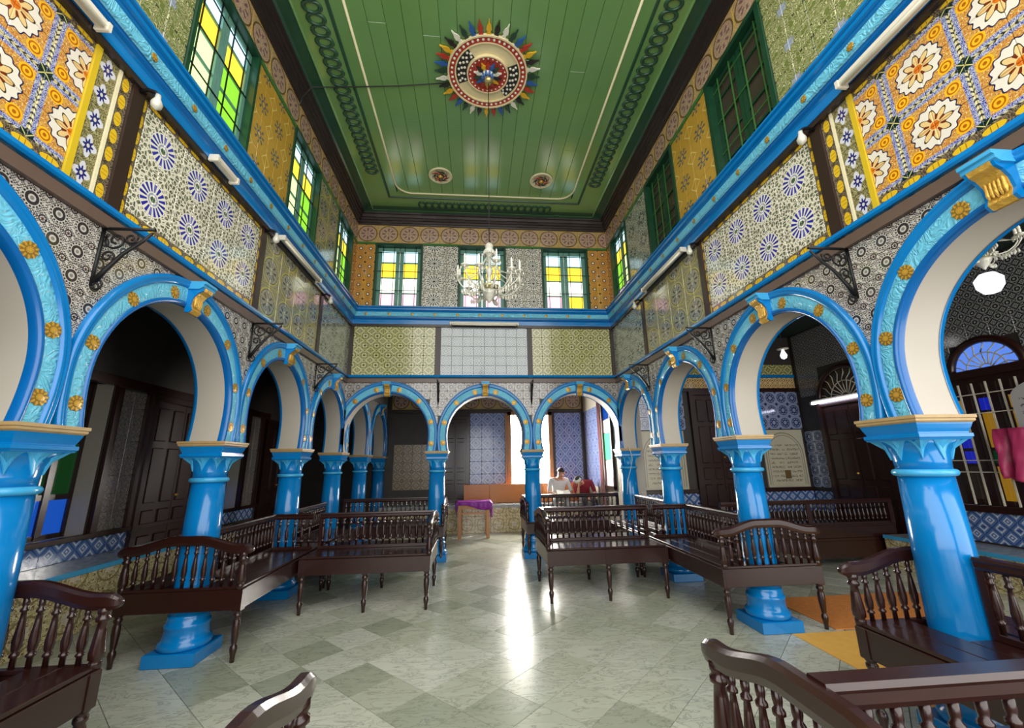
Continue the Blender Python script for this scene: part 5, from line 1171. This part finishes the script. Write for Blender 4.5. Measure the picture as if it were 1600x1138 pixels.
def head_parts(o, c, fwd, up, hair, cap=None):
    c = Vector(c); f = Vector(fwd).normalized(); s = f.cross(Vector(up)).normalized(); u = s.cross(f)
    mx = Matrix((( s.x, f.x, u.x, c.x), (s.y, f.y, u.y, c.y), (s.z, f.z, u.z, c.z), (0, 0, 0, 1)))
    n = 14
    def shell(r, y0, zlo, name, m, sy=1.06, fr=.25):
        rings = []
        for i in range(8):
            ph = PI / 2 * (1 - i / 7 * (1 - zlo)); rings.append([tuple(mx @ Vector((r * .86 * math.cos(2 * PI * k / n) * math.cos(ph), y0 + r * sy * math.sin(2 * PI * k / n) * math.cos(ph) - .0, r * math.sin(ph) + .01 + (fr * .05 if math.sin(2 * PI * k / n) > .3 and i > 5 else 0)))) for k in range(n)])
        MB().loft(rings[::-1]).build(name, m, o)
    shell(.110, -.04, .02, 'hair', hair, 1.0, .6)
    if cap: shell(.116, -.012, .25, 'skullcap', cap[0]); shell(.119, -.012, .62, 'skullcap_crown', cap[1])
    MB().lathe([(.001, -.018), (.013, -.012), (.011, .0), (.006, .02), (.001, .03)], 8, mx=mx @ Matrix.Translation((0, .098, -.02))).build('nose', 'skin', o)
    for sg in (-1, 1):
        MB().lathe([(.001, -.006), (.011, -.002), (.011, .002), (.001, .006)], 8, mx=mx @ Matrix.Translation((sg * .034, .088, .012))).build('eye', 'hair', o)
        MB().lathe([(.001, -.03), (.012, -.02), (.016, .0), (.014, .02), (.001, .03)], 8, mx=mx @ Matrix.Translation((sg * .088, -.005, -.005))).build('ear', 'skin', o)
    MB().box(-.024, .024, .086, .094, -.058, -.05, .002, mx).build('mouth', mat('lips', col=(160, 90, 84), rough=.5) if 'lips' not in M else M['lips'], o)
def seated(x, y, seat, lean, headpos, hf, label, top, bot, hands, spread=.1, hairm='hair', cap=None):
    """lean = chest position relative to the pelvis; coordinates local to (x, y, 0); facing -y"""
    J = {}; E = []
    P = Vector((0, 0, seat + .125)); J['pelvis'] = (tuple(P), (.15, .12)); C = P + Vector(lean); B = P.lerp(C, .5)
    J['belly'] = (tuple(B), (.15, .115)); J['chest'] = (tuple(C), (.165, .115)); N = C.lerp(Vector(headpos), .5); J['collar'] = (tuple(C.lerp(N, .72)), (.085, .07)); J['neck'] = (tuple(N), .052); Hd = Vector(headpos); J['head'] = (tuple(Hd), (.088, .104)); J['crown'] = (tuple(Hd + (Hd - N).normalized() * .07), (.07, .08))
    E += [('pelvis', 'belly', top), ('belly', 'chest', top), ('chest', 'collar', top), ('collar', 'neck', 'skin'), ('neck', 'head', 'skin'), ('head', 'crown', 'skin')]
    for sg, pre in ((-1, 'l'), (1, 'r')):
        sh = C + Vector((sg * .205, 0, .03)); hp = Vector(hands[0 if sg < 0 else 1][0]); el = Vector(hands[0 if sg < 0 else 1][1])
        J[pre + 'sh'] = (tuple(sh), .068); J[pre + 'el'] = (tuple(el), .046); J[pre + 'cuff'] = (tuple(el.lerp(hp, .15)), .044); J[pre + 'wrist'] = (tuple(hp), .03)
        E += [('chest', pre + 'sh', top), (pre + 'sh', pre + 'el', top), (pre + 'el', pre + 'cuff', top if cap else 'skin'), (pre + 'cuff', pre + 'wrist', 'skin')]
        hand(J, E, hp, pre, hp - el, (0, -.3, 1), sg)
        hip = P + Vector((sg * .1, -.03, -.01)); kn = Vector((sg * (.1 + spread), -.42, seat + .06)); an = Vector((sg * (.1 + spread), -.40, .11)); J[pre + 'hip'] = (tuple(hip), .098); J[pre + 'kn'] = (tuple(kn), .072); J[pre + 'an'] = (tuple(an), .046); J[pre + 'heel'] = (tuple(an + Vector((0, .02, -.065))), .042); J[pre + 'toe'] = (tuple(an + Vector((0, -.17, -.075))), (.045, .032))
        E += [('pelvis', pre + 'hip', bot), (pre + 'hip', pre + 'kn', bot), (pre + 'kn', pre + 'an', bot), (pre + 'an', pre + 'heel', 'shoe'), (pre + 'heel', pre + 'toe', 'shoe')]
    o = figure(label, J, E, (x, y, 0), ['skin', top, bot, 'shoe']); head_parts(o, Hd + (Hd - N).normalized() * .03, hf, (Hd - N), hairm, cap); return o
M['lips'] = mat('lips', col=(160, 90, 84), rough=.5)
p1 = seated(1.86, 10.5, .62, (0.0, -.10, .38), (.03, -.24, 1.31), (0, -.95, -.3), 'seated person in white shirt and grey trousers bent over an open book', 'shirt_white', 'trousers_grey', [((-.12, -.42, .84), (-.27, -.2, .88)), ((.14, -.42, .84), (.29, -.2, .88))], .04)
p2 = seated(2.53, 10.5, .62, (-.10, -.20, .33), (-.26, -.42, 1.12), (-.55, -.5, -.75), 'seated person in dark red shirt and skullcap leaning forward, hand at face', 'shirt_red', 'trousers_dark', [((-.29, -.52, .98), (-.3, -.44, .78)), ((.02, -.5, .80), (.16, -.34, .86))], .02, cap=('cap_white', 'cap_green'))
bkk = thing('open_book', 'open book with white pages held by the person in the white shirt', 'book', (1.88, 9.98, .865), 0)
for sg in (-1, 1):
    mx = Matrix.Rotation(sg * R(-10), 4, 'Y') @ Matrix.Rotation(R(24), 4, 'X')
    MB().box(min(0, sg * .16), max(0, sg * .16), -.11, .11, 0, .016, .003, mx).build('page_block', 'page', bkk); MB().box(min(0, sg * .165), max(0, sg * .165), -.115, .115, -.008, 0, .002, mx).build('cover', 'trousers_dark', bkk)
